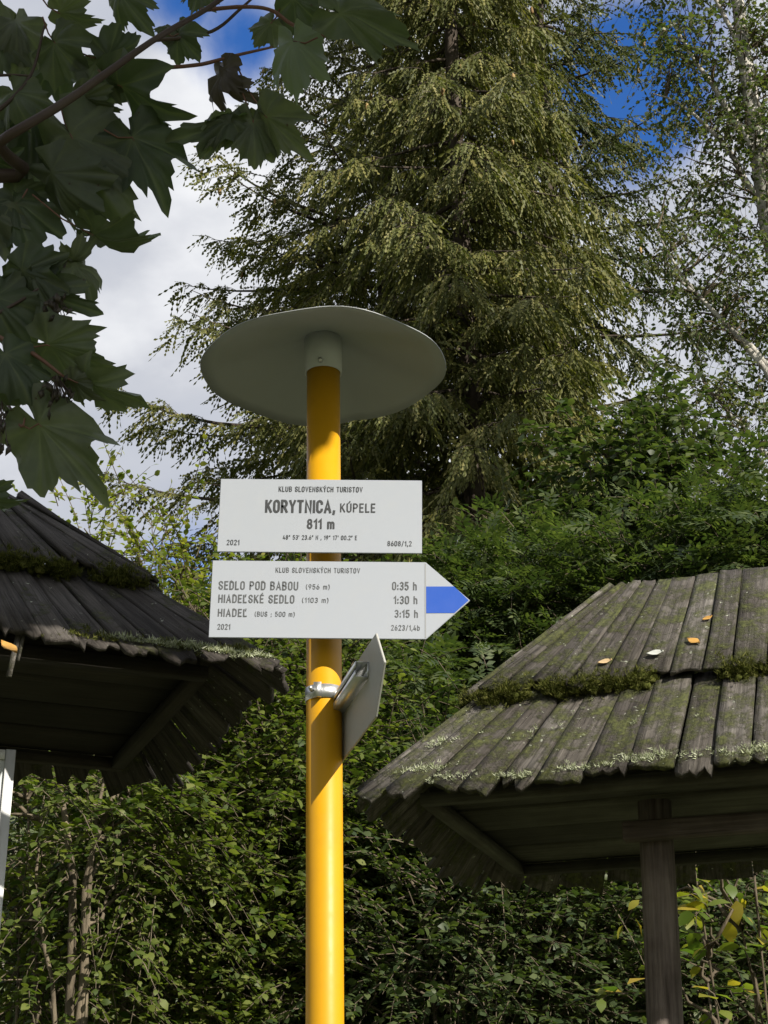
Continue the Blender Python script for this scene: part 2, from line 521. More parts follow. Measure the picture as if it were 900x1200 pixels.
def spruce(name, label, base, height, slope, lmax, leafmat, conemat, seed, z0=8.0, keep=.9, lean=(0, 0), hang=1.0, trunk_r=.24, dense=1.0, bias=None, step=.30):
    global R
    R_old = R; R = np.random.default_rng(seed)
    base = Vector(base); B = np.array(tuple(base))
    root = empty(name, base, label, 'tree')
    n = 16
    zz = np.linspace(0, height, n)
    wav = np.stack([.10 * np.sin(zz * .35 + seed), .10 * np.cos(zz * .3 + seed), 0 * zz], -1)
    TP = np.stack([lean[0] * zz / height, lean[1] * zz / height, zz], -1) + wav
    q = Quads(); q.tube(TP, trunk_r * (1 - zz / height) ** .8 + .012, 10, wob=.03)
    link_obj('trunk', q.mesh('trunk', True), root, M_BARKS)
    def trunk_at(z): return np.array([np.interp(z, zz, TP[:, i]) for i in range(3)])
    wq = Quads()
    tO, tD, tL, cones = [], [], [], []
    z = z0
    while z < height - .25:
        frac = z / height
        nl = R.integers(4, 7)
        a0 = R.random() * 6.28
        for i in range(nl):
            if R.random() > keep: continue
            az = a0 + i * 6.283 / nl + R.standard_normal() * .25
            zl = z + R.standard_normal() * .12
            ln = min(lmax, slope * (height - zl) + .25) * (.72 + .42 * R.random())
            if bias is not None: ln *= bias(az, zl)
            if ln < .15: continue
            out = np.array([math.cos(az), math.sin(az), 0])
            sd = np.array([-out[1], out[0], 0])
            up0 = (.45 if frac > .85 else .10 - .40 * (1 - frac)) + R.standard_normal() * .08
            cur = .12 + .22 * (1 - frac) + R.standard_normal() * .05
            t = np.linspace(0, 1, 9)
            bow = R.standard_normal() * .10
            P = trunk_at(zl) + out * (ln * t)[:, None] + sd * (bow * ln * t * t)[:, None] + np.array([0, 0, 1.0]) * (ln * (up0 * t - .34 * t * t * hang + (cur + .15) * t ** 3))[:, None]
            wq.tube(P, np.linspace(.012 + .011 * ln, .004, 9), 5, cap=False)
            # laterals along the limb
            nlat = int(max(4, ln * 10.0 * dense))
            lt = np.sort(.10 + .9 * R.random(nlat) ** .85)
            for j, s in enumerate(lt):
                p = np.array([np.interp(s, t, P[:, k]) for k in range(3)])
                k0 = min(7, int(s * 8)); dirn = nrm(P[k0 + 1] - P[k0])
                sg = 1 if j % 2 else -1
                ll = (.16 + .62 * ln / 3.0 * (1 - s) ** .7 + .12) * (.55 + .7 * R.random())
                d = nrm(dirn * .75 + sd * sg * .85 + np.array([0, 0, -.12]) + R.standard_normal(3) * .15)
                lp = p + d * ll * np.linspace(0, 1, 4)[:, None] + np.array([0, 0, -1.0]) * (.28 * hang * ll * np.linspace(0, 1, 4) ** 2)[:, None]
                wq.tube(lp, np.linspace(.006, .002, 4), 3, cap=False)
                nt = max(4, int(ll * 26 * dense))
                ts = R.random(nt)
                o = np.stack([np.interp(ts, np.linspace(0, 1, 4), lp[:, k]) for k in range(3)], -1)
                sgn = R.choice([-1, 1], nt)[:, None]
                s2 = np.cross(d, [0, 0, 1.0])
                h = (.45 + .9 * R.random((nt, 1))) * hang
                dd = nrm(d * .75 + s2 * sgn * .55 + np.array([0, 0, -1.0]) * h + R.standard_normal((nt, 3)) * .18)
                tO.append(o); tD.append(dd); tL.append((.12 + .22 * R.random(nt)) * (.75 + .35 * hang))
                tO.append(lp[-2:-1]); tD.append(nrm(lp[-1:] - lp[-2:-1])); tL.append(np.array([ll * .4 + .1]))
                if frac > .55 and R.random() < .05:
                    cones.append(lp[-1])
            tO.append(P[-3:-1]); tD.append(nrm(P[-2:] - P[-3:-1])); tL.append(np.array([.28, .24]))
        z += step * (.8 + .5 * R.random())
    link_obj('limbs', wq.mesh('limbs'), root, M_BARKS)
    O = np.concatenate(tO); D = np.concatenate(tD); Ln = np.concatenate(tL)
    zn = R.standard_normal((len(O), 3))
    Mx = basis(D, zn)
    w = .038 + .028 * R.random(len(O))
    Mx = Mx * np.stack([w, Ln, w], -1)[:, None, :]
    me = scatter('needles', BL_V, BL_F, Mx, O)
    tag(link_obj('crown', me, root, leafmat), kind='stuff')
    if cones:
        C = np.array(cones)
        tv = [(0, 0, 0), (.5, 0, -.25), (0, .5, -.25), (-.5, 0, -.25), (0, -.5, -.25), (.45, 0, -.7), (0, .45, -.7), (-.45, 0, -.7), (0, -.45, -.7), (0, 0, -1)]
        tf = [(0, 1, 2), (0, 2, 3), (0, 3, 4), (0, 4, 1)] + [(1 + i, 5 + i, 5 + (i + 1) % 4) for i in range(4)] + [(1 + i, 5 + (i + 1) % 4, 1 + (i + 1) % 4) for i in range(4)] + [(9, 5 + (i + 1) % 4, 5 + i) for i in range(4)]
        Mc = np.tile(np.diag([.045, .045, .13]), (len(C), 1, 1)) * (.8 + .4 * R.random((len(C), 1, 1)))
        tag(link_obj('cones', scatter('cones', tv, tf, Mc, C, True), root, conemat), kind='stuff')
    print(label, len(O), 'twigs')
    R = R_old
    return root

# ------------------------------------------------------------------ spruces
L_SPR = leaf_mat('spruce_needles', [(0, (.068, .082, .022)), (.45, (.112, .122, .034)), (.8, (.165, .165, .050)), (1, (.23, .21, .07))], trans=.3, rough=.55, tint=1.0, spec=.3)
L_SPR2 = leaf_mat('spruce_needles_dark', [(0, (.040, .056, .020)), (.5, (.070, .086, .030)), (.85, (.11, .12, .042)), (1, (.16, .15, .06))], trans=.3, rough=.55, tint=1.0, spec=.3)
M_CONE = leaf_mat('spruce_cone', [(0, (.22, .13, .05)), (1, (.38, .27, .11))], trans=.05, rough=.7)
def gx(px, py, Y): return at(px, py, Y).x
spruce('spruce_tree', 'tall spruce with long drooping boughs reaching left over the sign cap', (gx(462, 500, 21), 21, 0), 26.0, .225, 3.5, L_SPR, M_CONE, 31, keep=.88, hang=1.1, step=.34, dense=.9)
spruce('spruce_tree', 'tallest dense spruce rising straight above the post cap, its curtains of twigs sunlit', (gx(537, 100, 18.5), 18.5, 0), 26.5, .125, 1.85, L_SPR, M_CONE, 11, keep=.92, hang=1.7, dense=1.15, step=.35, trunk_r=.17)
spruce('spruce_tree', 'open spruce with bare dark limbs beside the blue gap in the clouds', (gx(650, 300, 22), 22, 0), 26.5, .20, 2.9, L_SPR2, M_CONE, 23, keep=.78, hang=1.15, dense=.9, step=.42)

# ------------------------------------------------------------------ broadleaved trees and bushes
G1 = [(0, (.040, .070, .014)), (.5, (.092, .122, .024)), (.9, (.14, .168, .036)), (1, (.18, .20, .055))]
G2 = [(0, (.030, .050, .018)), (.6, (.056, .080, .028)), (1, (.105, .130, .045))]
G3 = [(0, (.10, .13, .022)), (.6, (.17, .19, .035)), (1, (.26, .25, .06))]
G4 = [(0, (.045, .070, .024)), (.6, (.085, .112, .038)), (1, (.15, .155, .055))]
L_B1 = leaf_mat('bush_leaf', G1, .42, rough=.48, spec=.28)
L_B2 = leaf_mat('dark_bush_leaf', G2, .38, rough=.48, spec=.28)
L_Y = leaf_mat('yellow_green_leaf', G3, .5)
L_BI = leaf_mat('birch_leaf', G4, .38)
L_YS = leaf_mat('yellowing_leaf', [(0, (.07, .12, .02)), (.45, (.14, .18, .03)), (.75, (.30, .26, .03)), (1, (.42, .29, .05))], .45)

def stems_to(base, tops, r0=.04, r1=.004, jit=.05):
    out = []
    for p in tops:
        b = Vector(base) + Vector((random.uniform(-.12, .12), random.uniform(-.1, .1), -.05))
        mid = b.lerp(p, .5) + Vector((random.uniform(-jit, jit), random.uniform(-jit, jit), 0)) + Vector(((b.x - p.x) * .15, 0, .05))
        out.append(([b, b.lerp(mid, .5), mid, mid.lerp(p, .5), p], np.linspace(r0, r1, 5)))
    return out
def lob(px, py, Y, r, d=1.0): return (at(px, py, Y), r, d)

def bush(name, label, cat, bx, Y, lobes, **kw):
    c = gx(bx, 1100, Y)
    base = (c, Y, 0)
    tops = [lb[0] + Vector((0, 0, lb[1] * .2)) for lb in lobes]
    bark_ = kw.pop('barkmat', M_BARKB); lm = kw.pop('leafmat', L_B1)
    r0 = kw.pop('r0', .04)
    ex = kw.pop('extra', [])
    return broadleaf(name, label, cat, base, stems_to(base, tops, r0) + ex, lobes, lm, bark_, **kw)

# lower left, many-stemmed shrub with pale bare stems
Y = 7.4
ex = []
for (x0, x1, y1, r) in [(80, 84, 985, .019), (100, 96, 1000, .015), (92, 108, 990, .012), (70, 40, 1040, .009)]:
    p1 = at(x1, y1, Y - .35); b = Vector((gx(x0, 1200, Y - .35), Y - .35, -.05)); m_ = at(x0, 1200, Y - .35)
    ex.append(([b, m_, m_.lerp(p1, .4), p1, p1 + Vector((random.uniform(-.2, .2), .2, .5))], np.array([r * 1.3, r * 1.15, r, r * .8, r * .4])))
bush('leafy_bush', 'leafy bush with pale upright stems below the dark roof at left', 'bush', 90, Y,
     [lob(30, 965, Y, .55), lob(130, 975, Y + .2, .5), lob(170, 1050, Y + .3, .5, .8), lob(20, 1130, Y + .2, .55, .8), lob(160, 1160, Y + .5, .45, .6), lob(70, 1060, Y + .9, .5, .8)],
     leafmat=L_B1, barkmat=M_BARKT, leaf=.045, per_twig=14, twigs=19, extra=ex, droop=.22)
Y = 8.4
bush('leafy_bush', 'dense bush filling the gap between the dark roof and the yellow post', 'bush', 260, Y,
     [lob(250, 890, Y, .55), lob(315, 830, Y + .3, .6), lob(230, 980, Y, .6), lob(310, 930, Y - .1, .55), lob(270, 1060, Y - .2, .6), lob(330, 1010, Y, .5), lob(200, 1150, Y - .2, .6), lob(330, 1150, Y - .2, .6)],
     leafmat=L_B1, leaf=.043, per_twig=14, twigs=21, droop=.12)
Y = 9.2
bush('feathery_bush', 'shadowy feather-leaved bush just right of the yellow post', 'bush', 440, Y,
     [lob(410, 830, Y, .6), lob(450, 930, Y, .6), lob(430, 1010, Y - .3, .65), lob(470, 1080, Y - .3, .7), lob(410, 1150, Y - .2, .65), lob(350, 810, Y + .4, .5)],
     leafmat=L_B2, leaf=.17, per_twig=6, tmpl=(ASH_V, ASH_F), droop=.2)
Y = 8.0
bush('leafy_bush', 'dense dark green bush below the left corner of the mossy roof', 'bush', 570, Y,
     [lob(500, 1090, Y, .55), lob(580, 1080, Y + .1, .55), lob(650, 1070, Y + .2, .5), lob(540, 1170, Y - .1, .6), lob(640, 1170, Y, .6), lob(470, 1000, Y + .5, .5, .7)],
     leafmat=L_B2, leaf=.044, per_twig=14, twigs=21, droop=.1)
Y = 8.6
bush('leafy_bush', 'bush with sun flecks behind the post of the mossy shelter', 'bush', 780, Y,
     [lob(720, 1060, Y, .55), lob(800, 1060, Y + .2, .55), lob(880, 1060, Y, .6), lob(720, 1160, Y - .2, .55), lob(820, 1160, Y, .6), lob(890, 1170, Y - .2, .5)],
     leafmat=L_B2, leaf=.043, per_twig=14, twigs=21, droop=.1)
Y = 6.3
bush('yellowing_sapling', 'thin sapling with large yellowing leaves right of the shelter post', 'sapling', 905, Y,
     [lob(815, 1030, Y, .14, 3), lob(885, 1035, Y, .15, 3), lob(870, 1100, Y, .16, 3), lob(830, 1160, Y, .15, 3), lob(885, 1170, Y, .18, 3)],
     leafmat=L_YS, leaf=.085, per_twig=4, twigs=3, clusters=10, sig=.06, twiglen=.16, r0=.006, droop=.25)
Y = 10.0
bush('young_tree', 'sunny yellow-green young tree peeking above the dark roof at left', 'tree', 160, Y,
     [lob(105, 690, Y, .35, .8), lob(165, 680, Y, .42, .8), lob(215, 700, Y, .4, .9), lob(150, 740, Y, .6), lob(230, 740, Y, .5), lob(270, 790, Y + .3, .6), lob(190, 640, Y, .22, .5), lob(100, 640, Y, .2, .4)],
     leafmat=L_Y, leaf=.048, per_twig=11, sig=.13, twigs=8, droop=.0)
Y = 11.5
bush('feathery_tree', 'mid green feather-leaved tree between the arrow plate and the mossy roof', 'tree', 560, Y,
     [lob(570, 740, Y, .6), lob(520, 790, Y, .7), lob(620, 740, Y, .7), lob(480, 850, Y, .7), lob(560, 830, Y, .8), lob(650, 700, Y + .3, .6), lob(440, 810, Y + .5, .6)],
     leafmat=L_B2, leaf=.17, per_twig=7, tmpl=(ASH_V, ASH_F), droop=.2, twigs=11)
Y = 12.5
bush('bushy_tree', 'dark bushy young tree standing before the open spruce', 'tree', 740, Y,
     [lob(742, 500, Y, .32), lob(715, 550, Y, .42), lob(770, 560, Y, .5), lob(735, 620, Y, .7), lob(670, 660, Y, .4, .8), lob(800, 630, Y, .6), lob(710, 700, Y, .7), lob(630, 720, Y + .3, .4)],
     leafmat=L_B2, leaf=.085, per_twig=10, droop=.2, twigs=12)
Y = 11.0
bush('feathery_tree', 'tree with feathery leaves at the right edge above the mossy roof', 'tree', 880, Y,
     [lob(850, 650, Y, .45), lob(893, 620, Y, .38), lob(830, 690, Y, .6), lob(890, 690, Y, .6), lob(770, 700, Y, .5), lob(900, 730, Y, .7)],
     leafmat=L_B2, leaf=.19, per_twig=6, tmpl=(ASH_V, ASH_F), droop=.2, twigs=11)
# second row that closes the thicket
Y = 13.5
bush('thicket_tree', 'deep shaded tree at the back, under the left boughs of the spruces', 'tree', 360, Y,
     [lob(300, 800, Y, .8), lob(400, 800, Y, .8), lob(360, 880, Y, 1.1), lob(240, 880, Y, 1.0), lob(330, 960, Y, 1.1), lob(450, 790, Y, .7), lob(180, 930, Y, 1.0)],
     leafmat=L_B1, leaf=.09, per_twig=9, twigs=11, tmpl=(FAR_V, FAR_F))
Y = 14.5
bush('thicket_tree', 'deep shaded tree at the back, low behind the mossy roof', 'tree', 640, Y,
     [lob(560, 760, Y, .9), lob(640, 740, Y, 1.0), lob(820, 720, Y, 1.2), lob(520, 900, Y, 1.2), lob(640, 950, Y, 1.3), lob(800, 950, Y, 1.3), lob(480, 780, Y, .7), lob(900, 950, Y, 1.2)],
     leafmat=L_B2, leaf=.09, per_twig=9, twigs=11, tmpl=(FAR_V, FAR_F))
Y = 11.0
bush('thicket_bush', 'dark thicket bush at the back below the left roof', 'bush', 60, Y,
     [lob(20, 960, Y, .8), lob(110, 1000, Y, .8), lob(30, 1090, Y, .9), lob(170, 1080, Y, .8), lob(110, 1180, Y, .8)],
     leafmat=L_B2, leaf=.085, per_twig=9, twigs=11, tmpl=(FAR_V, FAR_F))
Y = 11.5
bush('thicket_bush', 'dark thicket bush at the back beneath the mossy roof', 'bush', 700, Y,
     [lob(480, 1100, Y, .9), lob(580, 1110, Y, .9), lob(680, 1110, Y, .9), lob(780, 1110, Y, .9), lob(880, 1110, Y, .9), lob(380, 1150, Y, .9), lob(270, 1160, Y, .9)],
     leafmat=L_B2, leaf=.085, per_twig=9, twigs=11, tmpl=(FAR_V, FAR_F))

# birch on the right
Y = 14.0
bb = Vector((gx(985, 900, Y), Y, 0))
def pl(pts, Y_=Y): return [at(x, y, Y_) for x, y in pts]
birch_stems = [([bb, at(975, 900, Y), at(958, 600, Y), at(930, 380, Y), at(902, 260, Y), at(895, 215, Y), at(872, 60, Y), at(850, -120, Y), at(840, -300, Y)], np.array([.17, .15, .13, .115, .10, .095, .07, .045, .02])),
               (pl([(930, 380), (905, 215), (880, 175), (848, 120), (815, 70), (790, 30)]), np.array([.05, .045, .04, .03, .022, .012])),
               (pl([(955, 560), (905, 425), (870, 400), (830, 355), (785, 320)]), np.array([.045, .035, .028, .02, .01])),
               (pl([(958, 600), (915, 450), (860, 390), (800, 330), (770, 270)]), np.array([.045, .032, .026, .016, .008])),
               (pl([(965, 700), (920, 560), (880, 510), (850, 480)]), np.array([.04, .03, .02, .01])),
               (pl([(902, 260), (870, 200), (842, 160), (800, 120), (765, 110)]), np.array([.035, .03, .022, .015, .006])),
               (pl([(880, 100), (860, 40), (820, -40), (800, -100)]), np.array([.03, .025, .018, .008]))]
broadleaf('birch_tree', 'airy birch with thin pale limbs along the right edge', 'tree', bb, birch_stems,
          [lob(800, 60, Y, .45), lob(845, 30, Y, .55), lob(890, 50, Y, .6), lob(785, 100, Y, .26, .5), lob(775, 50, Y, .22, .5), lob(860, 120, Y, .55), lob(895, 160, Y, .6), lob(820, 190, Y, .42),
           lob(870, 230, Y, .5), lob(790, 280, Y, .3, .6), lob(850, 300, Y, .5, .8), lob(895, 330, Y, .5), lob(820, 370, Y, .4, .6), lob(870, 420, Y, .5, .8), lob(830, 450, Y, .35, .6), lob(895, 480, Y, .5),
           lob(800, -60, Y, .6), lob(880, -80, Y, .8), lob(960, 100, Y, .8), lob(970, 350, Y, .8), lob(780, 350, Y, .25, .5)],
          L_BI, M_BARKW, leaf=.052, per_twig=10, twigs=9, clusters=24, sig=.12, twiglen=.30, droop=.45, inner=.2, flat=.5, twigmat=M_BARKB)

# ------------------------------------------------------------------ signpost
PY = 3.34                                    # ground distance of the pole
PR = .0365
p_hi, p_lo = at(379.0, 450, PY), at(380.6, 1150, PY)
pdir = (p_hi - p_lo).normalized()
p_foot = p_lo - pdir * (p_lo.z / pdir.z)
def on_pole(py):                             # axis point whose image row is py
    best = None
    lo, hi = 0.0, 6.0
    for _ in range(50):
        m = (lo + hi) / 2
        P = p_foot + pdir * m - EYE
        zc = P.y * cT + P.z * sT
        y = 600 - FPX * (P.z * cT - P.y * sT) / zc
        if y > py: lo = m
        else: hi = m
    return p_foot + pdir * lo
post = empty('trail_signpost', p_foot, 'yellow steel trail signpost with grey cap and white direction plates', 'signpost')
pq = pdir.to_track_quat('Z', 'Y').to_matrix()
rim_c = on_pole(433)

def lathe(name, prof, seg=48, smooth=True):
    V, F = [], []
    for r, z in prof:
        for j in range(seg):
            a = 2 * math.pi * j / seg
            V.append((r * math.cos(a), r * math.sin(a), z))
    for i in range(len(prof) - 1):
        for j in range(seg):
            k = (j + 1) % seg
            F.append((i * seg + j, i * seg + k, (i + 1) * seg + k, (i + 1) * seg + j))
    return np_mesh(name, V, F, smooth)
hgt = (rim_c - p_foot).length
me = lathe('pole', [(.0, -.3), (PR, -.3), (PR, hgt * .5), (PR, hgt + .06), (0, hgt + .06)], 40)
link_obj('pole', me, post, M_YEL, matrix=pq.to_4x4())
# cap: a shallow cone of sheet metal, slightly dented
RR = .272
def cap_mesh():
    V, F = [], []
    seg, rings = 72, 9
    for side in (0, 1):
        for i in range(rings + 1):
            r = RR * i / rings if i else .001
            for j in range(seg):
                a = 2 * math.pi * j / seg
                z = .092 * (1 - r / RR) ** 1.06
                z += .0045 * math.sin(3 * a + 1.1) * (r / RR) ** 2 + .003 * math.sin(7 * a) * (r / RR)
                d = (a - 2.9 + math.pi) % (2 * math.pi) - math.pi          # lapped seam
                z += .004 * math.exp(-(d / .06) ** 2) * (r / RR)
                d2 = (a - 3.75 + math.pi) % (2 * math.pi) - math.pi
                z += .006 * math.exp(-(d2 / .10) ** 2) * (r / RR) * (1.1 - r / RR)
                z += -.002 * side
                rr = r - (.0004 if side else 0)
                V.append((rr * math.cos(a), rr * math.sin(a), z))
    n = (rings + 1) * seg
    for i in range(rings):
        for j in range(seg):
            k = (j + 1) % seg
            a, b, c, d = i * seg + j, i * seg + k, (i + 1) * seg + k, (i + 1) * seg + j
            F.append((a, d, c, b)); F.append((n + a, n + b, n + c, n + d))
    for j in range(seg):
        k = (j + 1) % seg
        a = rings * seg
        F.append((a + j, n + a + j, n + a + k, a + k))
    return np_mesh('cap', V, F, True)
capmat = (pq.to_4x4())
tilt = Matrix.Rotation(math.radians(.6), 4, 'Y')
cap = link_obj('cap', cap_mesh(), post, M_CAP, matrix=Matrix.Translation(rim_c - p_foot) @ capmat @ tilt)
col_h = (on_pole(397) - on_pole(438)).length
c0 = (on_pole(438) - rim_c).length * -1
me = lathe('collar', [(PR + .0012, c0), (PR + .0045, c0), (PR + .0045, .084), (PR + .0012, .084)], 40)
collar = link_obj('collar', me, cap, paint('collar_white', (.56, .58, .60), .45, .2, scale=12))
q = Quads(); q.tube([(PR + .003, -.004, c0 + .010), (PR + .016, -.006, c0 + .010)], .005, 6)
link_obj('set_screw', q.mesh('set_screw', True), cap, M_GALV)

# plates ---------------------------------------------------------------
SY = PY - PR - .047
def arc(cx, cy, rx, ry, a0, a1, n=7):
    return [(cx + rx * math.cos(math.radians(a0 + (a1 - a0) * i / n)), cy + ry * math.sin(math.radians(a0 + (a1 - a0) * i / n))) for i in range(n + 1)]
def glyphs():
    w, r = .44, .22
    O = arc(r, 1 - r, r, r, 0, 180) + arc(r, r, r, r, 180, 360) + [(w, 1 - r)]
    C = arc(r, 1 - r, r, r, -5, 180) + arc(r, r, r, r, 180, 365)
    S = arc(r, .76, r, .24, 10, 180, 8) + [(.03, .66), (.1, .57), (.34, .43), (.41, .35)] + arc(r, .24, r, .24, 0, -190, 8)
    E = [[(.38, 0), (0, 0), (0, 1), (.38, 1)], [(0, .52), (.33, .52)]]
    U = [[(0, 1)] + arc(r, r, r, r, 180, 360) + [(w, 1)]]
    Y = [[(0, 1), (.23, .44), (.46, 1)], [(.23, .44), (.23, 0)]]
    L = [[(0, 1), (0, 0), (.36, 0)]]
    P = [(0, 0), (0, 1), (.22, 1)] + arc(.22, .74, .22, .26, 90, -90, 8)[1:] + [(0, .48)]
    B2 = arc(.23, .265, .22, .265, 90, -90, 8)
    three = arc(r, .75, .21, .25, 150, -70, 9)[:-1] + [(.24, .53)] + arc(r, .26, .22, .26, 75, -155, 9)
    acc = [(.20, 1.14), (.30, 1.28)]
    G = {'A': (.5, [[(0, 0), (.25, 1), (.5, 0)], [(.09, .3), (.41, .3)]]),
         'B': (.45, [[(0, 0), (0, 1), (.22, 1)] + arc(.22, .765, .20, .235, 90, -90, 8)[1:] + [(0, .53)], [(.2, .53)] + B2 + [(0, 0)]]),
         'C': (w, [C]), 'D': (w, [[(0, 0), (0, 1), (.2, 1)] + arc(.2, .74, .24, .26, 90, 0) + arc(.2, .26, .24, .26, 0, -90) + [(0, 0)]]),
         'E': (.38, E), 'H': (w, [[(0, 0), (0, 1)], [(w, 0), (w, 1)], [(0, .52), (w, .52)]]), 'I': (.0, [[(0, 0), (0, 1)]]),
         'K': (.46, [[(0, 0), (0, 1)], [(.44, 1), (.02, .42)], [(.15, .58), (.47, 0)]]), 'L': (.36, L),
         'N': (.46, [[(0, 0), (0, 1), (.46, 0), (.46, 1)]]), 'O': (w, [O]), 'P': (w, [P]),
         'R': (.46, [P, [(.2, .48), (.46, 0)]]), 'S': (w, [S]), 'T': (.44, [[(0, 1), (.44, 1)], [(.22, 1), (.22, 0)]]), 'U': (w, U),
         'V': (.48, [[(0, 1), (.24, 0), (.48, 1)]]), 'Y': (.46, Y),
         '0': (w, [O]), '1': (.2, [[(0, .78), (.2, 1), (.2, 0)]]),
         '2': (w, [arc(r, .76, r, .24, 165, -25, 9) + [(.02, .0), (w, 0)]]), '3': (w, [three]),
         '4': (w, [[(.34, 0), (.34, .5)], [(.22, 1), (0, .22), (.46, .22)]]),
         '5': (w, [[(.40, 1), (.06, 1), (.03, .55)] + arc(.21, .31, .23, .31, 115, -150, 10)]),
         '6': (w, [arc(r, .29, r, .29, 100, 460, 14), [(.02, .33), (.08, .62), (.27, 1)]]),
         '7': (w, [[(0, 1), (.42, 1), (.14, 0)]]),
         '8': (w, [arc(r, .77, .19, .23, 90, 450, 14), arc(r, .27, .22, .27, 90, 450, 14)]),
         '9': (w, [arc(r, .71, r, .29, -80, 280, 14), [(.42, .67), (.36, .38), (.17, 0)]]),
         ':': (.04, [[(.02, .03), (.02, .14)], [(.02, .50), (.02, .61)]]), ';': (.05, [[(.03, .08), (0, -.12)], [(.03, .48), (.03, .59)]]),
         ',': (.06, [[(.05, .1), (0, -.16)]]), '.': (.04, [[(.02, 0), (.02, .11)]]),
         '(': (.16, [arc(.3, .45, .3, .66, 122, 238)]), ')': (.16, [arc(-.14, .45, .3, .66, -58, 58)]), '/': (.34, [[(0, -.08), (.34, 1.05)]]),
         '°': (.22, [arc(.11, .88, .11, .12, 0, 360, 10)]), "'": (.02, [[(0, 1), (0, .74)]]), '"': (.14, [[(0, 1), (0, .74)], [(.14, 1), (.14, .74)]]),
         'm': (.62, [[(0, 0), (0, .7)], [(0, .5)] + arc(.155, .52, .155, .18, 180, 0, 6) + [(.31, 0)], [(.31, .5)] + arc(.465, .52, .155, .18, 180, 0, 6) + [(.62, 0)]]),
         'h': (.38, [[(0, 0), (0, 1)], [(0, .5)] + arc(.19, .51, .19, .19, 180, 0, 6) + [(.38, 0)]]),
         'b': (.4, [[(0, 0), (0, 1)], [(0, .5)] + arc(.2, .5, .2, .2, 180, 0, 5) + arc(.2, .2, .2, .2, 0, -180, 5)])}
    G['Ý'] = (.46, Y + [acc]); G['Ú'] = (w, U + [acc]); G['É'] = (.38, E + [[(.16, 1.14), (.26, 1.28)]]); G['Ľ'] = (.40, L + [[(.27, 1.06), (.22, .80)]])
    return G
GL = glyphs()
def text_strokes(body, gap=.33):
    x, out = 0.0, []
    for ch in body:
        if ch == ' ': x += .50; continue
        wd, st = GL[ch]
        for s_ in st: out.append([(x + a, b) for a, b in s_])
        x += wd + gap
    return out, x - gap
def ribbon(pts, hw):
    P = np.array(pts, float); n = len(P)
    closed = np.linalg.norm(P[0] - P[-1]) < 1e-6
    d = nrm(P[1:] - P[:-1]); L_, R_ = [], []
    for i in range(n):
        a = d[i - 1] if i > 0 else (d[-1] if closed else d[0]); b = d[i] if i < n - 1 else (d[0] if closed else d[-1])
        t = nrm((a + b)[None])[0]; nn = np.array([-t[1], t[0]]); k = max(.45, abs(np.dot(nn, [-b[1], b[0]])))
        p = P[i].copy()
        if not closed and i in (0, n - 1): p = p + (t if i else -t) * hw * .8
        L_.append(p + nn * hw / k); R_.append(p - nn * hw / k)
    return L_, R_

class Plate:
    """a flat plate in the plane y = SY, placed by two of its corners in the photograph"""
    def __init__(self, tl, tr, bl, br):
        a, b, c, d = (at(*p, SY) for p in (tl, tr, bl, br))
        self.c = (a + b + c + d) / 4
        self.ux = ((b - a) + (d - c)).normalized()
        self.ux.y = 0
        self.uz = Vector((-self.ux.z, 0, self.ux.x))
        self.w = ((b - a).length + (d - c).length) / 2
        self.h = ((a - c).length + (b - d).length) / 2
        self.M = Matrix(((self.ux.x, 0, self.uz.x), (self.ux.y, 1, 0), (self.ux.z, 0, self.uz.z))).to_4x4()
        self.L = Matrix.Translation(self.c - p_foot) @ self.M
    def loc(self, px, py):
        p = at(px, py, SY) - self.c
        return p.dot(self.ux), p.dot(self.uz)

def lettering(plate, part, body, x0, x1, ytop, ybase, mat, weight=.15):
    st, wd = text_strokes(body)
    a = plate.loc(x0, ybase); b = plate.loc(x1, ybase); t = plate.loc(x0, ytop)
    hgt_ = t[1] - a[1]; hw = weight * hgt_ / 2
    sx = (b[0] - a[0] - 2 * hw) / wd; sz = hgt_ - 2 * hw
    V, F = [], []
    for k, s_ in enumerate(st):
        L_, R_ = ribbon([(a[0] + hw + p[0] * sx, a[1] + hw + p[1] * sz) for p in s_], hw)
        o = len(V); y = -.0006 - .00008 * (k % 5)
        for l_, r_ in zip(L_, R_): V.append((l_[0], y, l_[1])); V.append((r_[0], y, r_[1]))
        for i in range(len(L_) - 1): F.append((o + 2 * i, o + 2 * i + 1, o + 2 * i + 3, o + 2 * i + 2))
    return link_obj('lettering', np_mesh('lettering', V, F), part, mat)

# upper plate
P1 = Plate((258, 561), (494, 563), (255, 646.5), (495, 648.5))
w, h = P1.w / 2, P1.h / 2
np1 = link_obj('name_plate', prism('name_plate', [(-w, -h), (w, -h), (w, h), (-w, h)], .004, .0008), post, M_SIGN, matrix=P1.L)
np1['label'] = 'white place name plate reading KORYTNICA'
K = 'KLUB SLOVENSKÝCH TURISTOV'
for args in [(K, 326.5, 425, 570, 576.3, M_DARK, .135), ('KORYTNICA,', 310.5, 393, 585.5, 601, M_DARK, .165), ('KÚPELE', 398.5, 440, 589.8, 600.5, M_DARK, .135),
             ('811 m', 359.5, 392, 608, 620, M_DARK, .165), ('48° 53\' 23.6" N , 19° 17\' 00.2" E', 331.5, 418.5, 627, 632.3, M_DARK, .135),
             ('2021', 265.5, 280.5, 632.5, 638.8, M_DARK, .135), ('8608/1,2', 454, 482.5, 634, 640, M_DARK, .135)]:
    lettering(P1, np1, *args)
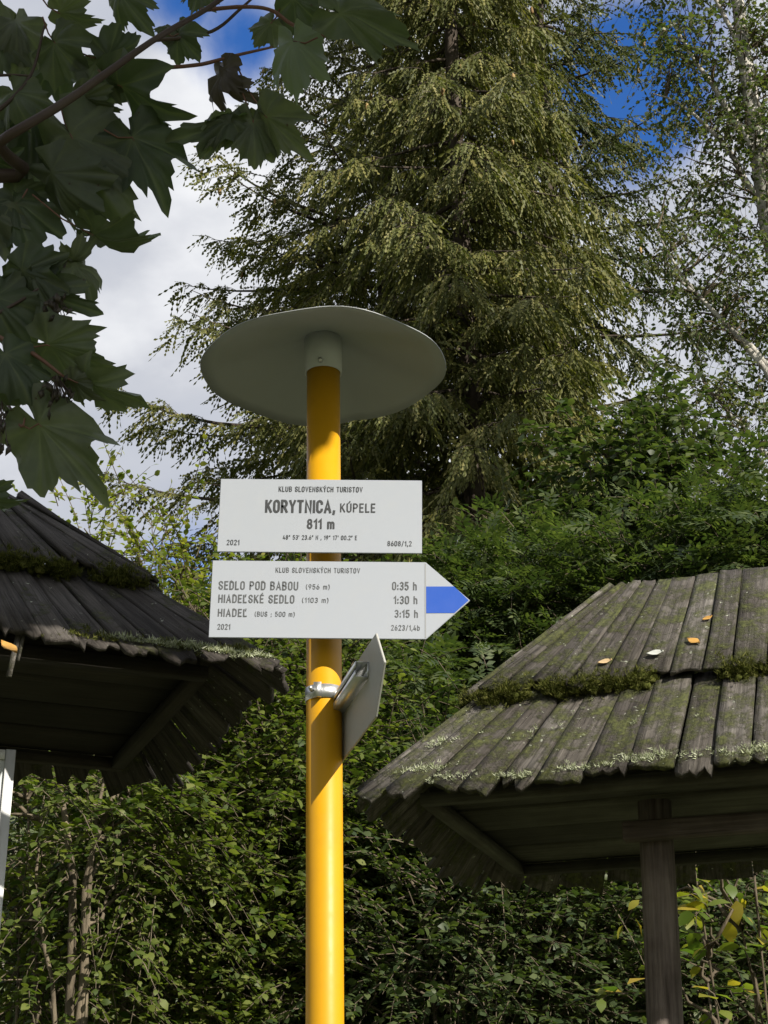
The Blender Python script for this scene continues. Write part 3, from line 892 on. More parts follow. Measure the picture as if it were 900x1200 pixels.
# lower plate, an arrow to the right
P2 = Plate((248.5, 656.5), (499, 659), (245, 747), (499, 749))
w, h = P2.w / 2, P2.h / 2
tip = P2.loc(551, 703.5)
ol = [(-w, -h), (w, -h), (tip[0], tip[1]), (w, h), (-w, h)]
np2 = link_obj('arrow_plate', prism('arrow_plate', ol, .004, .0008), post, M_SIGN, matrix=P2.L)
np2['label'] = 'white direction plate with blue arrow band pointing right'
b_ = [P2.loc(*p) for p in [(499.5, 718.6), (532.5, 718.4), (549.2, 703.5), (532.2, 687.4), (499.3, 687.4)]]
me = prism('blue_band', b_, .0003)
link_obj('blue_band', me, np2, M_BLUE, loc=(0, -.0006, 0))
b_ = [P2.loc(*p) for p in [(498.0, 747.6), (499.4, 747.6), (499.2, 660.4), (497.8, 660.4)]]
link_obj('seam_line', prism('seam_line', b_, .0003), np2, M_LINE, loc=(0, -.0005, 0))
for args in [(K, 323, 422, 665, 671, M_GREY, .125), ('SEDLO POD BABOU', 256, 349.5, 680.8, 691, M_GREY, .14), ('(956 m)', 358.5, 386.5, 684.6, 690.6, M_GREY, .125),
             ('HIADEĽSKÉ SEDLO', 255.7, 345, 696.6, 706.4, M_GREY, .14), ('(1103 m)', 354, 385, 700.3, 706.3, M_GREY, .125),
             ('HIADEĽ', 255.2, 289.8, 713.3, 722.6, M_GREY, .14), ('(BUS ; 500 m)', 298.5, 345.5, 716.6, 722.4, M_GREY, .125),
             ('2021', 254.6, 269.8, 731.2, 737.8, M_GREY, .14), ('0:35 h', 459.5, 488.5, 681.8, 691.6, M_GREY, .14), ('1:30 h', 461.3, 489.2, 698.3, 707.8, M_GREY, .14),
             ('3:15 h', 462.3, 489.8, 714.6, 723.8, M_GREY, .14), ('2623/1,4b', 458.3, 492, 732.4, 738.8, M_GREY, .125)]:
    lettering(P2, np2, *args)
# straps that hold the two plates
def clamp_at(zc, parent, toward, gap=.055):
    r = PR + .0025
    prof = [(r - .0018, -.014), (r, -.014), (r, .014), (r - .0018, .014), (r - .0018, -.014)]
    o = link_obj('clamp', lathe('clamp', prof, 40, False), parent, M_GALV, matrix=Matrix.Translation(zc - p_foot) @ pq.to_4x4())
    return o
for Pn in (P1, P2):
    c = on_pole(600); f = (Pn.c.z - p_foot.z) / pdir.z
    zc = p_foot + pdir * f
    o = clamp_at(zc, post, None)
    q = Quads(); q.box((0, -(PR + .028), 0), (.03, .052, .026))
    link_obj('bracket', q.mesh('bracket'), o, M_GALV)

# third plate, pointing towards the viewer, with the rail and the strap on its back
Y0 = PY - .005
A = at(403.0, 889, Y0)
lo, hi = 2.6, Y0
for _ in range(50):
    m_ = (lo + hi) / 2
    if at(440, 840, m_).z > A.z: hi = m_
    else: lo = m_
Y1 = lo
Bc = at(440, 840, Y1)
top = at(437, 742, Y1)
e3 = Vector((Bc.x - A.x, Bc.y - A.y, 0)); reach = e3.length; e3.normalize()
hh3 = top.z - Bc.z
print('third plate: reach', reach, 'height', hh3, 'e', e3[:])
n3 = Vector((0, 0, 1)).cross(e3) * 1.0
if n3.x > 0: n3 = -n3                         # the side towards the pole
# local axes: x along e3, z up, y away from the back face
M3 = Matrix(((e3.x, -n3.x, 0), (e3.y, -n3.y, 0), (0, 0, 1))).to_4x4()
o3 = Vector((A.x, A.y, A.z + hh3 / 2))
tipx = reach + .075
tipz = 0.0
ol = [(-.24, -hh3 / 2), (reach, -hh3 / 2), (tipx, tipz), (reach, hh3 / 2), (-.24, hh3 / 2)]
np3 = link_obj('arrow_plate', prism('arrow_plate', ol, .004, .0008), post, M_SIGNB, matrix=Matrix.Translation(o3 - p_foot) @ M3)
np3['label'] = 'narrow-looking plate seen from its back with the rail, below the others'
# clamp at row 815
zc = on_pole(815.5)
cl = clamp_at(zc, post, None)
cl['label'] = 'bright galvanised strap round the yellow pole'
q = Quads()
zl = zc.z - o3.z - .022
q.box((PR + .006, -.012, .0), (.010, .016, .030))
link_obj('strap_tongue', q.mesh('strap_tongue'), cl, M_GALV)
q = Quads(); q.tube([(PR + .002, -.024, 0), (PR + .022, -.026, 0)], .0045, 6)
link_obj('bolt', q.mesh('bolt', True), cl, M_GALV)
# C-shaped rail along the back of the plate
q = Quads()
xl0, xl1, dz, dy = -.18, reach - .06, .0145, .026
for (y, z, sy, sz) in [(-.0012, 0, .002, 2 * dz), (-dy / 2, dz, dy, .002), (-dy / 2, -dz, dy, .002), (-dy, dz * .62, .002, dz * .76), (-dy, -dz * .62, .002, dz * .76)]:
    q.box(((xl0 + xl1) / 2, y, z + zl), (xl1 - xl0, sy, sz))
link_obj('rail', q.mesh('rail'), np3, M_GALV)

# ------------------------------------------------------------------ shelters
def board_mesh(wb, wt, ln, th, jag=.012, warp=.004, seed=0, skew=0.0):
    """board: x across, y up the slope from 0 to ln, top face at z=th; lower end ragged"""
    r = random.Random(seed)
    nc, nr = 5, 3
    top, bot = [], []
    ends = [r.uniform(-jag, jag) for _ in range(nc + 1)]
    cup = r.uniform(-warp, warp)
    for i in range(nr + 1):
        t = i / nr
        for j in range(nc + 1):
            s = j / nc - .5
            wd = wb + (wt - wb) * t
            y = ln * t + (ends[j] if i == 0 else 0)
            edge = r.uniform(-.0022, .0022) if j in (0, nc) else 0
            z = cup * (4 * s * s) + r.uniform(-.001, .001)
            top.append((s * wd + edge + skew * t, y, th + z)); bot.append((s * wd + edge + skew * t, y, z))
    V = top + bot
    n = len(top); F = []
    w_ = nc + 1
    for i in range(nr):
        for j in range(nc):
            a = i * w_ + j
            F.append((a, a + 1, a + w_ + 1, a + w_)); F.append((n + a, n + a + w_, n + a + w_ + 1, n + a + 1))
    for j in range(nc):
        F.append((j, n + j, n + j + 1, j + 1)); a = nr * w_ + j; F.append((a, a + 1, n + a + 1, n + a))
    for i in range(nr):
        a = i * w_; F.append((a, a + w_, n + a + w_, n + a)); a = i * w_ + nc; F.append((a, n + a, n + a + w_, a + w_))
    return np_mesh('roof_board', V, F)

ICO_V, ICO_F = None, None
def ico():
    global ICO_V, ICO_F
    import bmesh
    bm = bmesh.new(); bmesh.ops.create_icosphere(bm, subdivisions=1, radius=1)
    bm.verts.ensure_lookup_table()
    ICO_V = [tuple(v.co) for v in bm.verts]; ICO_F = [tuple(v.index for v in f.verts) for f in bm.faces]
    bm.free()
ico()
def tuft():
    V, F = [], []
    r = random.Random(4)
    for i in range(11):
        a = r.uniform(0, 6.28); l = r.uniform(.7, 1.5); o = (r.uniform(-.5, .5), r.uniform(-.5, .5))
        d = (math.cos(a) * r.uniform(.1, .8), math.sin(a) * r.uniform(.1, .8))
        w_ = .10
        k = len(V)
        V += [(o[0] - w_ * math.sin(a), o[1] + w_ * math.cos(a), 0), (o[0] + w_ * math.sin(a), o[1] - w_ * math.cos(a), 0), (o[0] + d[0] * l, o[1] + d[1] * l, l)]
        F.append((k, k + 1, k + 2))
    return V, F
TUFT_V, TUFT_F = tuft()

class Shelter:
    def __init__(self, name, label, corner, u, v, length, depth, rise, roofmat, ceilmat, seed, inset=.15, split=.44, broken=None, post_u=(.75,), post_v=.32, ground_z=0.0):
        self.c, self.u, self.v = corner, u, v
        self.len, self.dep, self.rise = length, depth, rise
        self.rnd = random.Random(seed)
        self.roofmat = roofmat
        b = self.P(post_u[0], depth * post_v, 0)
        self.root = empty(name, (b.x, b.y, ground_z), label, 'shelter')
        self.o = self.root.location.copy()
        self.split = split; self.broken = broken
        self.roof = link_obj('roof', None, self.root, loc=(0, 0, 0))
        self.faces = {}
        self.build_roof()
        self.build_ceiling(ceilmat, inset)
    def P(self, a, b, c): return self.c + self.u * a + self.v * b + Vector((0, 0, c))
    def eave_top(self, face, s):
        h = self.dep / 2; Lf = self.len
        if face in ('front', 'back'):
            k = 1.05
            def f(x):
                return h + (k - h) * (x / k) ** 2.1 if x < k else x
            tu = f(s) if s < Lf / 2 else Lf - f(Lf - s)
            e = (s, 0, 0) if face == 'front' else (s, self.dep, 0)
            return self.P(*e), self.P(tu, h, self.rise)
        tv = h + (s - h) * .10
        e = (0, s, 0) if face == 'near' else (Lf, s, 0)
        return self.P(*e), self.P(h if face == 'near' else Lf - h, tv, self.rise)
    def normal(self, face):
        h = self.dep / 2
        d = {'front': -self.v, 'back': self.v, 'near': -self.u, 'far': self.u}[face]
        return (d * self.rise + Vector((0, 0, h))).normalized()
    def surf(self, face, s, t, lift=0.0):
        e, tp = self.eave_top(face, s)
        return e.lerp(tp, t) + self.normal(face) * lift
    def build_roof(self):
        r = self.rnd
        for face in ('front', 'near', 'back', 'far'):
            L = self.len if face in ('front', 'back') else self.dep
            nv = self.normal(face)
            for course, (t0, t1, lift) in enumerate(((-.045, self.split + .08, 0.0), (self.split, 1.0, .034))):
                s = 0.0
                while s < L - .02:
                    wd = r.uniform(.078, .125)
                    if face in ('back', 'far'): wd *= 1.5
                    s2 = min(L, s + wd)
                    if L - s2 < .04: s2 = L
                    e0, T0 = self.eave_top(face, s); e1, T1 = self.eave_top(face, s2)
                    tj = t0 + r.uniform(-.022, .02)
                    brk = self.broken and face == 'front' and course == 0 and self.broken[0] < s < self.broken[1]
                    if brk: tj += r.uniform(.06, .22)
                    a0, a1 = e0.lerp(T0, tj), e1.lerp(T1, tj)
                    b0, b1 = e0.lerp(T0, t1), e1.lerp(T1, t1)
                    am, bm_ = (a0 + a1) / 2, (b0 + b1) / 2
                    yv = (bm_ - am); ln = yv.length; yv.normalize()
                    xv = yv.cross(nv).normalized(); zv = xv.cross(yv)
                    if xv.dot(a1 - a0) < 0: pass
                    wb = abs((a1 - a0).dot(xv)) - .005; wt = abs((b1 - b0).dot(xv)) - .004
                    wb = max(wb, .02); wt = max(wt, .012)
                    th = r.uniform(.010, .016)
                    me = board_mesh(wb, wt, ln + (.03 if course else 0), th, jag=.045 if brk else (.011 if r.random() < .75 else .028), seed=r.random())
                    tl = r.uniform(-.02, .02)
                    Mx = Matrix((xv, yv, zv)).transposed().to_4x4()
                    lf = lift + r.uniform(0, .010)
                    Mx = Matrix.Translation(am + nv * lf - self.o) @ Mx @ Matrix.Rotation(tl, 4, 'Y') @ Matrix.Rotation(r.uniform(-.006, .006), 4, 'Z')
                    link_obj('roof_board', me, self.roof, self.roofmat, matrix=Mx)
                    s = s2
    def build_ceiling(self, mat, ins):
        r = self.rnd
        u0, u1, v0, v1 = ins, self.len - ins, ins * .6, self.dep - ins
        ceil = link_obj('ceiling', None, self.root, loc=(0, 0, 0))
        n = 4
        wd = (v1 - v0) / n
        X = self.u; 
        for i in range(n):
            me = board_mesh(wd - .007, wd - .007, u1 - u0, .018, jag=.002, warp=.0015, seed=r.random())
            p = self.P(u0, v0 + wd * (i + .5), .012 + r.uniform(-.003, .003))
            yv = self.u; zv = Vector((0, 0, 1)); xv = yv.cross(zv)
            Mx = Matrix((xv, yv, zv)).transposed().to_4x4()
            link_obj('ceiling_board', me, ceil, mat, matrix=Matrix.Translation(p - self.o) @ Mx)
        # frame round the ceiling
        w_ = .034
        for a, b in (((u0, v0), (u1, v0)), ((u0, v1), (u1, v1)), ((u0, v0), (u0, v1)), ((u1, v0), (u1, v1))):
            pa, pb = self.P(*a, -.010), self.P(*b, -.010)
            yv = (pb - pa).normalized(); zv = Vector((0, 0, 1)); xv = yv.cross(zv)
            Mx = Matrix((xv, yv, zv)).transposed().to_4x4()
            ext = w_ / 2 - .002 if a[0] != b[0] else -w_ / 2 - .001
            q = Quads(); L = (pb - pa).length
            q.box((0, L / 2, 0), (w_, L + 2 * ext, .030))
            link_obj('frame_batten', q.mesh('frame_batten'), ceil, mat, matrix=Matrix.Translation(pa - self.o) @ Mx)
    def post(self, u, v, rad, mat, lean=(0, 0), ztop=.0):
        top = self.P(u, v, ztop); foot = Vector((top.x + lean[0], top.y + lean[1], -.3))
        d = (top - foot); L = d.length
        m = 14
        t = np.linspace(0, 1, m)
        q = Quads()
        P = np.stack([.006 * np.sin(t * 9), .006 * np.cos(t * 7), L * t], -1)
        q.tube(P, rad * (1.08 - .16 * t), 12, wob=.03)
        me = q.mesh('post', True)
        yv = d.normalized()
        # local y must run along the log for the grain: swap axes
        for vv in me.vertices: vv.co = (vv.co.x, vv.co.z, -vv.co.y)
        rot = yv.to_track_quat('Y', 'Z').to_matrix().to_4x4()
        return link_obj('post', me, self.root, mat, matrix=Matrix.Translation(foot - self.o) @ rot)
    def beam(self, u0, u1, v, ztop, hh, th, mat):
        pa = self.P(u0, v, ztop - hh / 2); yv = self.u; zv = Vector((0, 0, 1)); xv = yv.cross(zv)
        q = Quads(); L = u1 - u0
        q.box((0, L / 2, 0), (th, L, hh))
        me = q.mesh('beam')
        o = link_obj('beam', me, self.root, mat, matrix=Matrix.Translation(pa - self.o) @ Matrix((xv, yv, zv)).transposed().to_4x4())
        bv = o.modifiers.new('edge', 'BEVEL'); bv.width = .006; bv.segments = 2
        return o
    def moss(self, face, s0, s1, n, t=None, size=(.005, .013)):
        """ridge of moss on the butt line of the upper course"""
        t = self.split if t is None else t
        s = R.uniform(s0, s1, n)
        tt = t + R.normal(0, .010, n) - .012
        keep = np.array([noise.noise(Vector((x * 4.5, face.__len__(), 3.3))) > -.32 for x in s])
        s, tt = s[keep], tt[keep]
        T = np.array([tuple(self.surf(face, a, b, .022 + R.random() * .022) - self.o) for a, b in zip(s, tt)])
        nv = np.array(tuple(self.normal(face)))
        zn = nrm(nv + R.standard_normal((len(T), 3)) * .35)
        Mx = basis(R.standard_normal((len(T), 3)), zn)
        Mx = np.stack([Mx[..., 0], np.cross(zn, Mx[..., 0]), zn], -1)
        sc = R.uniform(size[0], size[1], len(T))
        me1 = scatter('moss', ICO_V, ICO_F, Mx * (sc[:, None] * np.array([1.25, 1.25, .75]))[:, None, :], T, True)
        o1 = tag(link_obj('moss', me1, self.roof, M_MOSS), kind='stuff')
        rep = 9
        T2 = np.repeat(T, rep, 0) + R.standard_normal((len(T) * rep, 3)) * .014
        zn2 = nrm(np.repeat(zn, rep, 0) + R.standard_normal((len(T2), 3)) * .4)
        M2 = basis(R.standard_normal((len(T2), 3)), zn2); M2 = np.stack([M2[..., 0], np.cross(zn2, M2[..., 0]), zn2], -1)
        me2 = scatter('moss_tufts', TUFT_V, TUFT_F, M2 * R.uniform(.007, .015, len(T2))[:, None, None], T2)
        tag(link_obj('moss_tufts', me2, self.roof, M_MOSS), kind='stuff')
    def lichen(self, face, spots, mat=None):
        """spots: (s, t, spread, n)"""
        Ts, Zs, S = [], [], []
        nv = np.array(tuple(self.normal(face)))
        for s, t, sp, n in spots:
            for _ in range(int(n * 1.25)):
                Ts.append(tuple(self.surf(face, max(.01, s + R.normal(0, sp)), t + R.normal(0, sp * .30), .016 + R.random() * .008) - self.o)); S.append(R.uniform(.0015, .006) * (1.5 if R.random() < .15 else 1))
        T = np.array(Ts); S = np.array(S)
        zn = nrm(nv + R.standard_normal((len(T), 3)) * .4)
        Mx = basis(R.standard_normal((len(T), 3)), zn); Mx = np.stack([Mx[..., 0], np.cross(zn, Mx[..., 0]), zn], -1)
        me = scatter('lichen', TUFT_V, TUFT_F, Mx * (S[:, None] * np.array([2.6, 2.6, 1.2]))[:, None, :], T)
        tag(link_obj('lichen', me, self.roof, mat or M_LICH), kind='stuff')

def plane_h(px, py, h):                       # pixel ray met with the level z = EYE.z + h
    r = ray(px, py); return EYE + r * (h / r.z)

# right shelter
HR = 1.10
cn = plane_h(424, 929, HR); fa = plane_h(570, 1031, HR)
vv = (fa - cn); dep = vv.length; vv.normalize(); uu = Vector((vv.y, -vv.x, 0))
print('right shelter corner', cn[:], 'depth', dep)
RS = Shelter('mossy_shelter', 'notice shelter with weathered grey board roof grown with moss, right of the post', cn, uu, vv, 2.6, dep, .66, M_ROOFR, M_CEIL, 3, split=.43, post_u=(.80,), post_v=.30)
def solve_uv(sh, px, py, h):
    p = plane_h(px, py, h) - sh.c; return p.dot(sh.u), p.dot(sh.v)
pu, pv = solve_uv(RS, 765, 945, HR)
print('post at', pu, pv)
RS.post(pu, pv, .050, M_POST, lean=(-.05, 0), ztop=.012)
RS.post(2.6 - pu, pv, .050, M_POST, lean=(.02, 0), ztop=.012)
RS.beam(pu - .07, 2.6 - pu + .07, pv - .072, -.055, .052, .04, M_POST)
RS.moss('front', .05, 2.55, 620)
RS.moss('near', .02, RS.dep * .6, 160)
RS.lichen('front', [(.40, -.01, .03, 25), (.60, .0, .035, 45), (.76, .02, .04, 150), (1.02, .01, .05, 150), (.14, .06, .03, 60), (.08, .2, .03, 30), (.25, .01, .04, 35), (.3, .5, .2, 50), (1.0, .5, .3, 50), (.52, .2, .2, 25)])

# left shelter
HL = 1.26
cn = plane_h(320, 780, HL); fa = plane_h(183, 913, HL)
vv = (fa - cn); dep = vv.length; vv.normalize(); uu = Vector((-vv.y, vv.x, 0))
print('left shelter corner', cn[:], 'depth', dep, uu[:])
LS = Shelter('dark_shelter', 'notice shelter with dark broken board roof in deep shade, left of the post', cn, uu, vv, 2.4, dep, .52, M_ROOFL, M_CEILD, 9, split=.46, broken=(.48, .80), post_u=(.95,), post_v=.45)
LS.post(1.05, dep * .5, .05, M_POST, ztop=.012)
LS.post(2.0, dep * .5, .05, M_POST, ztop=.012)
LS.moss('front', .03, 2.3, 330)
LS.lichen('front', [(.03, .0, .02, 50), (.10, .0, .03, 60), (.18, .01, .03, 60), (.26, .0, .03, 50), (.35, .01, .03, 30)])
LS.lichen('front', [(.06, .02, .03, 60), (.2, .01, .06, 60), (.42, .0, .05, 50)], M_MOSS)
# splintered board hanging from the broken eave
q = Quads(); q.box((0, -.05, 0), (.012, .12, .006)); q.box((.012, -.03, .001), (.007, .08, .005))
sp = LS.surf('front', .585, .03, -.002)
link_obj('loose_splinter', q.mesh('loose_splinter'), LS.roof, M_ROOFR, matrix=Matrix.Translation(sp - LS.o) @ Matrix.Rotation(.10, 4, 'Y') @ Matrix.Rotation(1.45, 4, 'X'))
# white notice panel under it: its right edge shows at the picture's left border
Yp = LS.P(.9, dep * .5, 0).y - .12
a, b = at(18.5, 881, Yp), at(1, 1072, Yp)
lf = a - LS.u * -1 * 0
n_w = 1.0
xdir = (LS.u * -1); xdir.z = 0; xdir.normalize()
pan = prism('notice_panel', [(-n_w, -1.05), (0, -1.05), (0, 0), (-n_w, 0)], .018, .003)
Mx = Matrix((xdir, Vector((-xdir.y, xdir.x, 0)), Vector((0, 0, 1)))).transposed().to_4x4()
po = link_obj('notice_panel', pan, LS.root, paint('panel_grey', (.50, .52, .53), .4, .1), matrix=Matrix.Translation(a - LS.o) @ Mx)
q = Quads(); q.box((-.012, -.004, -.525), (.022, .010, 1.054)); link_obj('panel_rim', q.mesh('panel_rim'), po, paint('rim_white', (.72, .73, .73), .35, .05))
q = Quads(); q.box((-.5 - .0125, -.004, -.011), (.974, .010, .022)); link_obj('panel_rim', q.mesh('panel_rim'), po, bpy.data.materials['rim_white'])
q = Quads(); q.box((-.5, .035, -.10), (.9, .034, .05)); link_obj('panel_batten', q.mesh('panel_batten'), po, M_CEILD)

# fallen leaves on the roofs
M_FALL = leaf_mat('fallen_leaf', [(0, (.55, .30, .07)), (1, (.62, .36, .10))], .25, tint=.8)
M_FALL2 = leaf_mat('fallen_pale', [(0, (.62, .45, .24)), (1, (.62, .46, .26))], .2, tint=.8)
M_FALL3 = leaf_mat('fallen_white', [(0, (.52, .54, .50)), (1, (.54, .55, .5))], .1, tint=.8)
def fallen(sh, face, px, py, size, ang, label, mat, lift=.0):
    # march along the pixel ray to the roof plane
    n = sh.normal(face); p0 = sh.surf(face, .5, .5, .055 + lift)
    r = ray(px, py); t = (p0 - EYE).dot(n) / r.dot(n)
    p = EYE + r * t
    V, F = [], []
    rings = [(0, .0), (.18, .16), (.42, .30), (.65, .25), (.85, .11), (1, .0)]
    for y, w_ in rings:
        for s in (-1, 0, 1): V.append((s * w_, y - .5, .10 * s * s + .18 * (y - .45) ** 2 * (1 if s else .6)))
    for i in range(len(rings) - 1):
        for j in range(2):
            a = i * 3 + j; F.append((a, a + 1, a + 4, a + 3))
    me = np_mesh('fallen_leaf', np.array(V) * size, F, True)
    up = (Vector((0, 0, 1)) - n * n.z).normalized(); xr = up.cross(n)
    Mx = Matrix((xr, up, n)).transposed().to_4x4()
    o = link_obj('fallen_leaf', me, None, mat, matrix=Matrix.Translation(p) @ Mx @ Matrix.Rotation(ang, 4, 'Z'))
    so = o.modifiers.new('thickness', 'SOLIDIFY'); so.thickness = .0006
    return tag(o, label, 'leaf', 'fallen leaves on the roofs')
fallen(RS, 'front', 709, 776, .040, 1.9, 'pale tan fallen leaf lowest on the mossy grey roof', M_FALL2)
fallen(RS, 'front', 813, 752, .044, .9, 'large orange fallen leaf in the middle of the mossy roof', M_FALL)
fallen(RS, 'front', 829, 725, .032, 2.2, 'small orange fallen leaf near the ridge of the mossy roof', M_FALL)
fallen(RS, 'front', 768, 766, .046, 1.75, 'whitish fallen leaf lying between the tan and orange leaves', M_FALL3)
fallen(LS, 'front', 10, 760, .055, .6, 'yellow fallen leaf caught at the broken edge of the dark roof', M_FALL, lift=-.035)

# ------------------------------------------------------------------ maple in the foreground
def maple_mat():
    m, nt, N, L, b = mat_new('maple_leaf')
    at_ = N.new('ShaderNodeAttribute'); at_.attribute_name = 'vein'
    oi = N.new('ShaderNodeObjectInfo'); tc = N.new('ShaderNodeTexCoord')
    c = ramp(N, L, oi.outputs['Random'], [(0, (.055, .078, .046)), (.5, (.080, .104, .064)), (1, (.110, .130, .086))])
    n = noise_tex(N, L, tc.outputs['Object'], 22, 5)
    c = mix_col(N, L, .7, c, ramp(N, L, n, [(.35, (.7, .72, .7)), (.65, (1.2, 1.15, 1.05))]), 'MULTIPLY')
    spots = N.new('ShaderNodeMapRange'); spots.inputs['From Min'].default_value = .70; spots.inputs['From Max'].default_value = .74
    L.new(noise_tex(N, L, tc.outputs['Object'], 60, 3), spots.inputs['Value'])
    c = mix_col(N, L, spots.outputs[0], c, (.05, .035, .02))
    g = N.new('ShaderNodeNewGeometry')
    under = mix_col(N, L, 1.0, c, (1.5, 1.55, 1.7), 'MULTIPLY')           # the paler underside of the leaf
    c = mix_col(N, L, g.outputs['Backfacing'], c, under)
    vf = N.new('ShaderNodeMath'); vf.operation = 'MULTIPLY'; vf.inputs[1].default_value = .45
    L.new(at_.outputs['Fac'], vf.inputs[0])
    c = mix_col(N, L, vf.outputs[0], c, (.15, .18, .09))
    L.new(c, b.inputs['Base Color']); b.inputs['Roughness'].default_value = .5; b.inputs['Specular IOR Level'].default_value = .45
    t = N.new('ShaderNodeBsdfTranslucent')
    L.new(mix_col(N, L, 1.0, c, (1.5, 1.7, .7), 'MULTIPLY'), t.inputs[0])
    mx = N.new('ShaderNodeMixShader'); mx.inputs[0].default_value = .30
    L.new(b.outputs[0], mx.inputs[1]); L.new(t.outputs[0], mx.inputs[2]); L.new(mx.outputs[0], N['Material Output'].inputs[0])
    nb = noise_tex(N, L, tc.outputs['Object'], 45, 4)
    bump(N, L, nb, b, .25, .004)
    return m
M_MAPLE = maple_mat()
M_MAPDEAD = leaf_mat('withered_maple', [(0, (.07, .06, .05)), (1, (.09, .075, .06))], .25, tint=.8)
M_MAPPALE = leaf_mat('pale_maple_underside', [(0, (.15, .19, .13)), (1, (.16, .20, .14))], .35, tint=1.0)
M_TWIG = paint('maple_twig', (.055, .035, .028), .6, .2)
M_TWIGR = paint('maple_red_twig', (.16, .075, .05), .55, .2)

HALF = [(0, 1.0), (4, .95), (8, .90), (11, .84), (14, .85), (18, .78), (22, .76), (27, .69), (32, .68), (36, .73), (39, .80), (43, .80), (47, .88), (50, .91), (55, .83), (59, .82),
        (64, .74), (70, .71), (77, .63), (85, .58), (93, .59), (100, .61), (106, .64), (113, .56), (122, .52), (135, .44), (150, .36), (165, .25), (177, .07)]
VEINS = (0, 50, -50, 106, -106)
def maple_leaf(seed, fold=.16, droop=.22, curl=.0, asym=.1):
    r = random.Random(seed)
    out = []
    for sgn in (1, -1):
        seq = HALF if sgn == 1 else HALF[1:][::-1]
        for a, rad in seq:
            out.append((sgn * a, rad * (1 + r.uniform(-asym, asym) * .8)))
    V = [(0, 0, 0)]; vein = [1.0]
    rings = (.22, .48, .75, 1.0)
    ph = [r.uniform(0, 6.28) for _ in range(4)]
    lob_d = {v: r.uniform(-.5, 1.2) for v in VEINS}
    for s in rings:
        for a, rad in out:
            ar = math.radians(a); q = rad * s
            x, y = q * math.sin(ar), q * math.cos(ar)
            dv = min(VEINS, key=lambda v: abs(a - v)); d = abs(a - dv)
            z = fold * q * min(d, 26) / 26 - droop * q * q * (1 + lob_d[dv] * .8) + .06 * math.sin(5 * x + ph[0]) + .06 * math.sin(6 * y + ph[1])
            z += .09 * s * s * math.sin(a * .13 + ph[2]) + .03 * s * s * math.sin(a * .41 + ph[3]) - curl * x * x
            V.append((x, y, z)); vein.append(1.0 if d < .5 else 0.0)
    n = len(out); F = []
    for j in range(n):
        k = (j + 1) % n
        F.append((0, 1 + k, 1 + j))
        for i in range(len(rings) - 1):
            a, b = 1 + i * n + j, 1 + i * n + k
            c, d = 1 + (i + 1) * n + k, 1 + (i + 1) * n + j
            F.append((a, b, c)); F.append((a, c, d))
    return V, F, vein
ml_var = [maple_leaf(s, fold=random.uniform(.03, .11), droop=random.uniform(.08, .36), curl=random.uniform(0, .35)) for s in range(9)]

trunk_base = Vector((-3.0, 0.9, 0))
maple = empty('maple_tree', trunk_base, 'sycamore maple whose dark lobed leaves hang into the upper left corner', 'tree')
TB = np.array(tuple(trunk_base))
def mtube(name, pts, rads, mat, sides=8):
    P = np.asarray([tuple(p) for p in pts], float)
    t = np.linspace(0, len(P) - 1, max(8, len(P) * 4))
    # Catmull-Rom through the points
    Q = np.concatenate([[2 * P[0] - P[1]], P, [2 * P[-1] - P[-2]]])
    out = []
    for x in t:
        i = min(int(x), len(P) - 2); f = x - i
        a, b, c, d = Q[i], Q[i + 1], Q[i + 2], Q[i + 3]
        out.append(.5 * ((2 * b) + (c - a) * f + (2 * a - 5 * b + 4 * c - d) * f * f + (3 * b - 3 * c + d - a) * f ** 3))
    rr = np.interp(t, np.arange(len(P)), np.broadcast_to(np.asarray(rads, float), (len(P),)))
    q = Quads(); q.tube(np.array(out) - TB, rr, sides, wob=.03)
    return link_obj(name, q.mesh(name, True), maple, mat)
MY = 2.35                                     # ground distance of the hanging boughs
mtube('trunk', [trunk_base + Vector((0, 0, -.2)), trunk_base + Vector((.05, .05, 2)), trunk_base + Vector((.15, 0, 4)), trunk_base + Vector((.3, .1, 6.5)), trunk_base + Vector((.4, 0, 9))], [.24, .19, .16, .10, .03], M_BARKM, 12)
mtube('branch', [trunk_base + Vector((.1, .05, 2.5)), Vector((-1.9, 1.6, 2.9)), at(-60, 205, MY), at(0, 165, MY - .12), at(80, 117, MY - .12), at(180, 47, MY - .1), at(255, 2, MY - .06), at(330, -60, MY - .1)], [.05, .03, .013, .0085, .0075, .0055, .0045, .003], M_TWIG)
mtube('branch', [Vector((-1.9, 1.6, 2.9)), at(-90, 300, MY + .1), at(-30, 375, MY), at(0, 396, MY), at(35, 412, MY), at(78, 444, MY)], [.022, .010, .006, .0045, .0038, .0022], M_TWIGR)
mtube('branch', [at(148, 72, MY), at(180, 79, MY), at(232, 76, MY), at(272, 66, MY), at(320, 55, MY)], [.004, .0036, .0034, .003, .002], M_TWIGR)
mtube('branch', [at(235, 12, MY), at(285, 8, MY - .03), at(318, 12, MY - .03), at(345, 30, MY - .03), at(388, 44, MY - .05)], [.004, .0034, .0032, .0034, .003], M_TWIGR)
mtube('branch', [at(180, 47, MY), at(215, 44, MY), at(252, 35, MY), at(280, 12, MY), at(300, -6, MY)], [.004, .003, .003, .0028, .002], M_TWIG)
mtube('branch', [at(-30, 90, MY), at(10, 88, MY), at(36, 89, MY)], [.003, .0025, .002], M_TWIG)
mtube('branch', [at(-30, 140, MY), at(0, 128, MY), at(36, 88, MY), at(52, 30, MY)], [.005, .004, .003, .002], M_TWIG)
mtube('branch', [at(-20, 375, MY), at(0, 366, MY), at(34, 346, MY), at(70, 320, MY), at(80, 300, MY)], [.004, .003, .0025, .002, .001], M_TWIG)
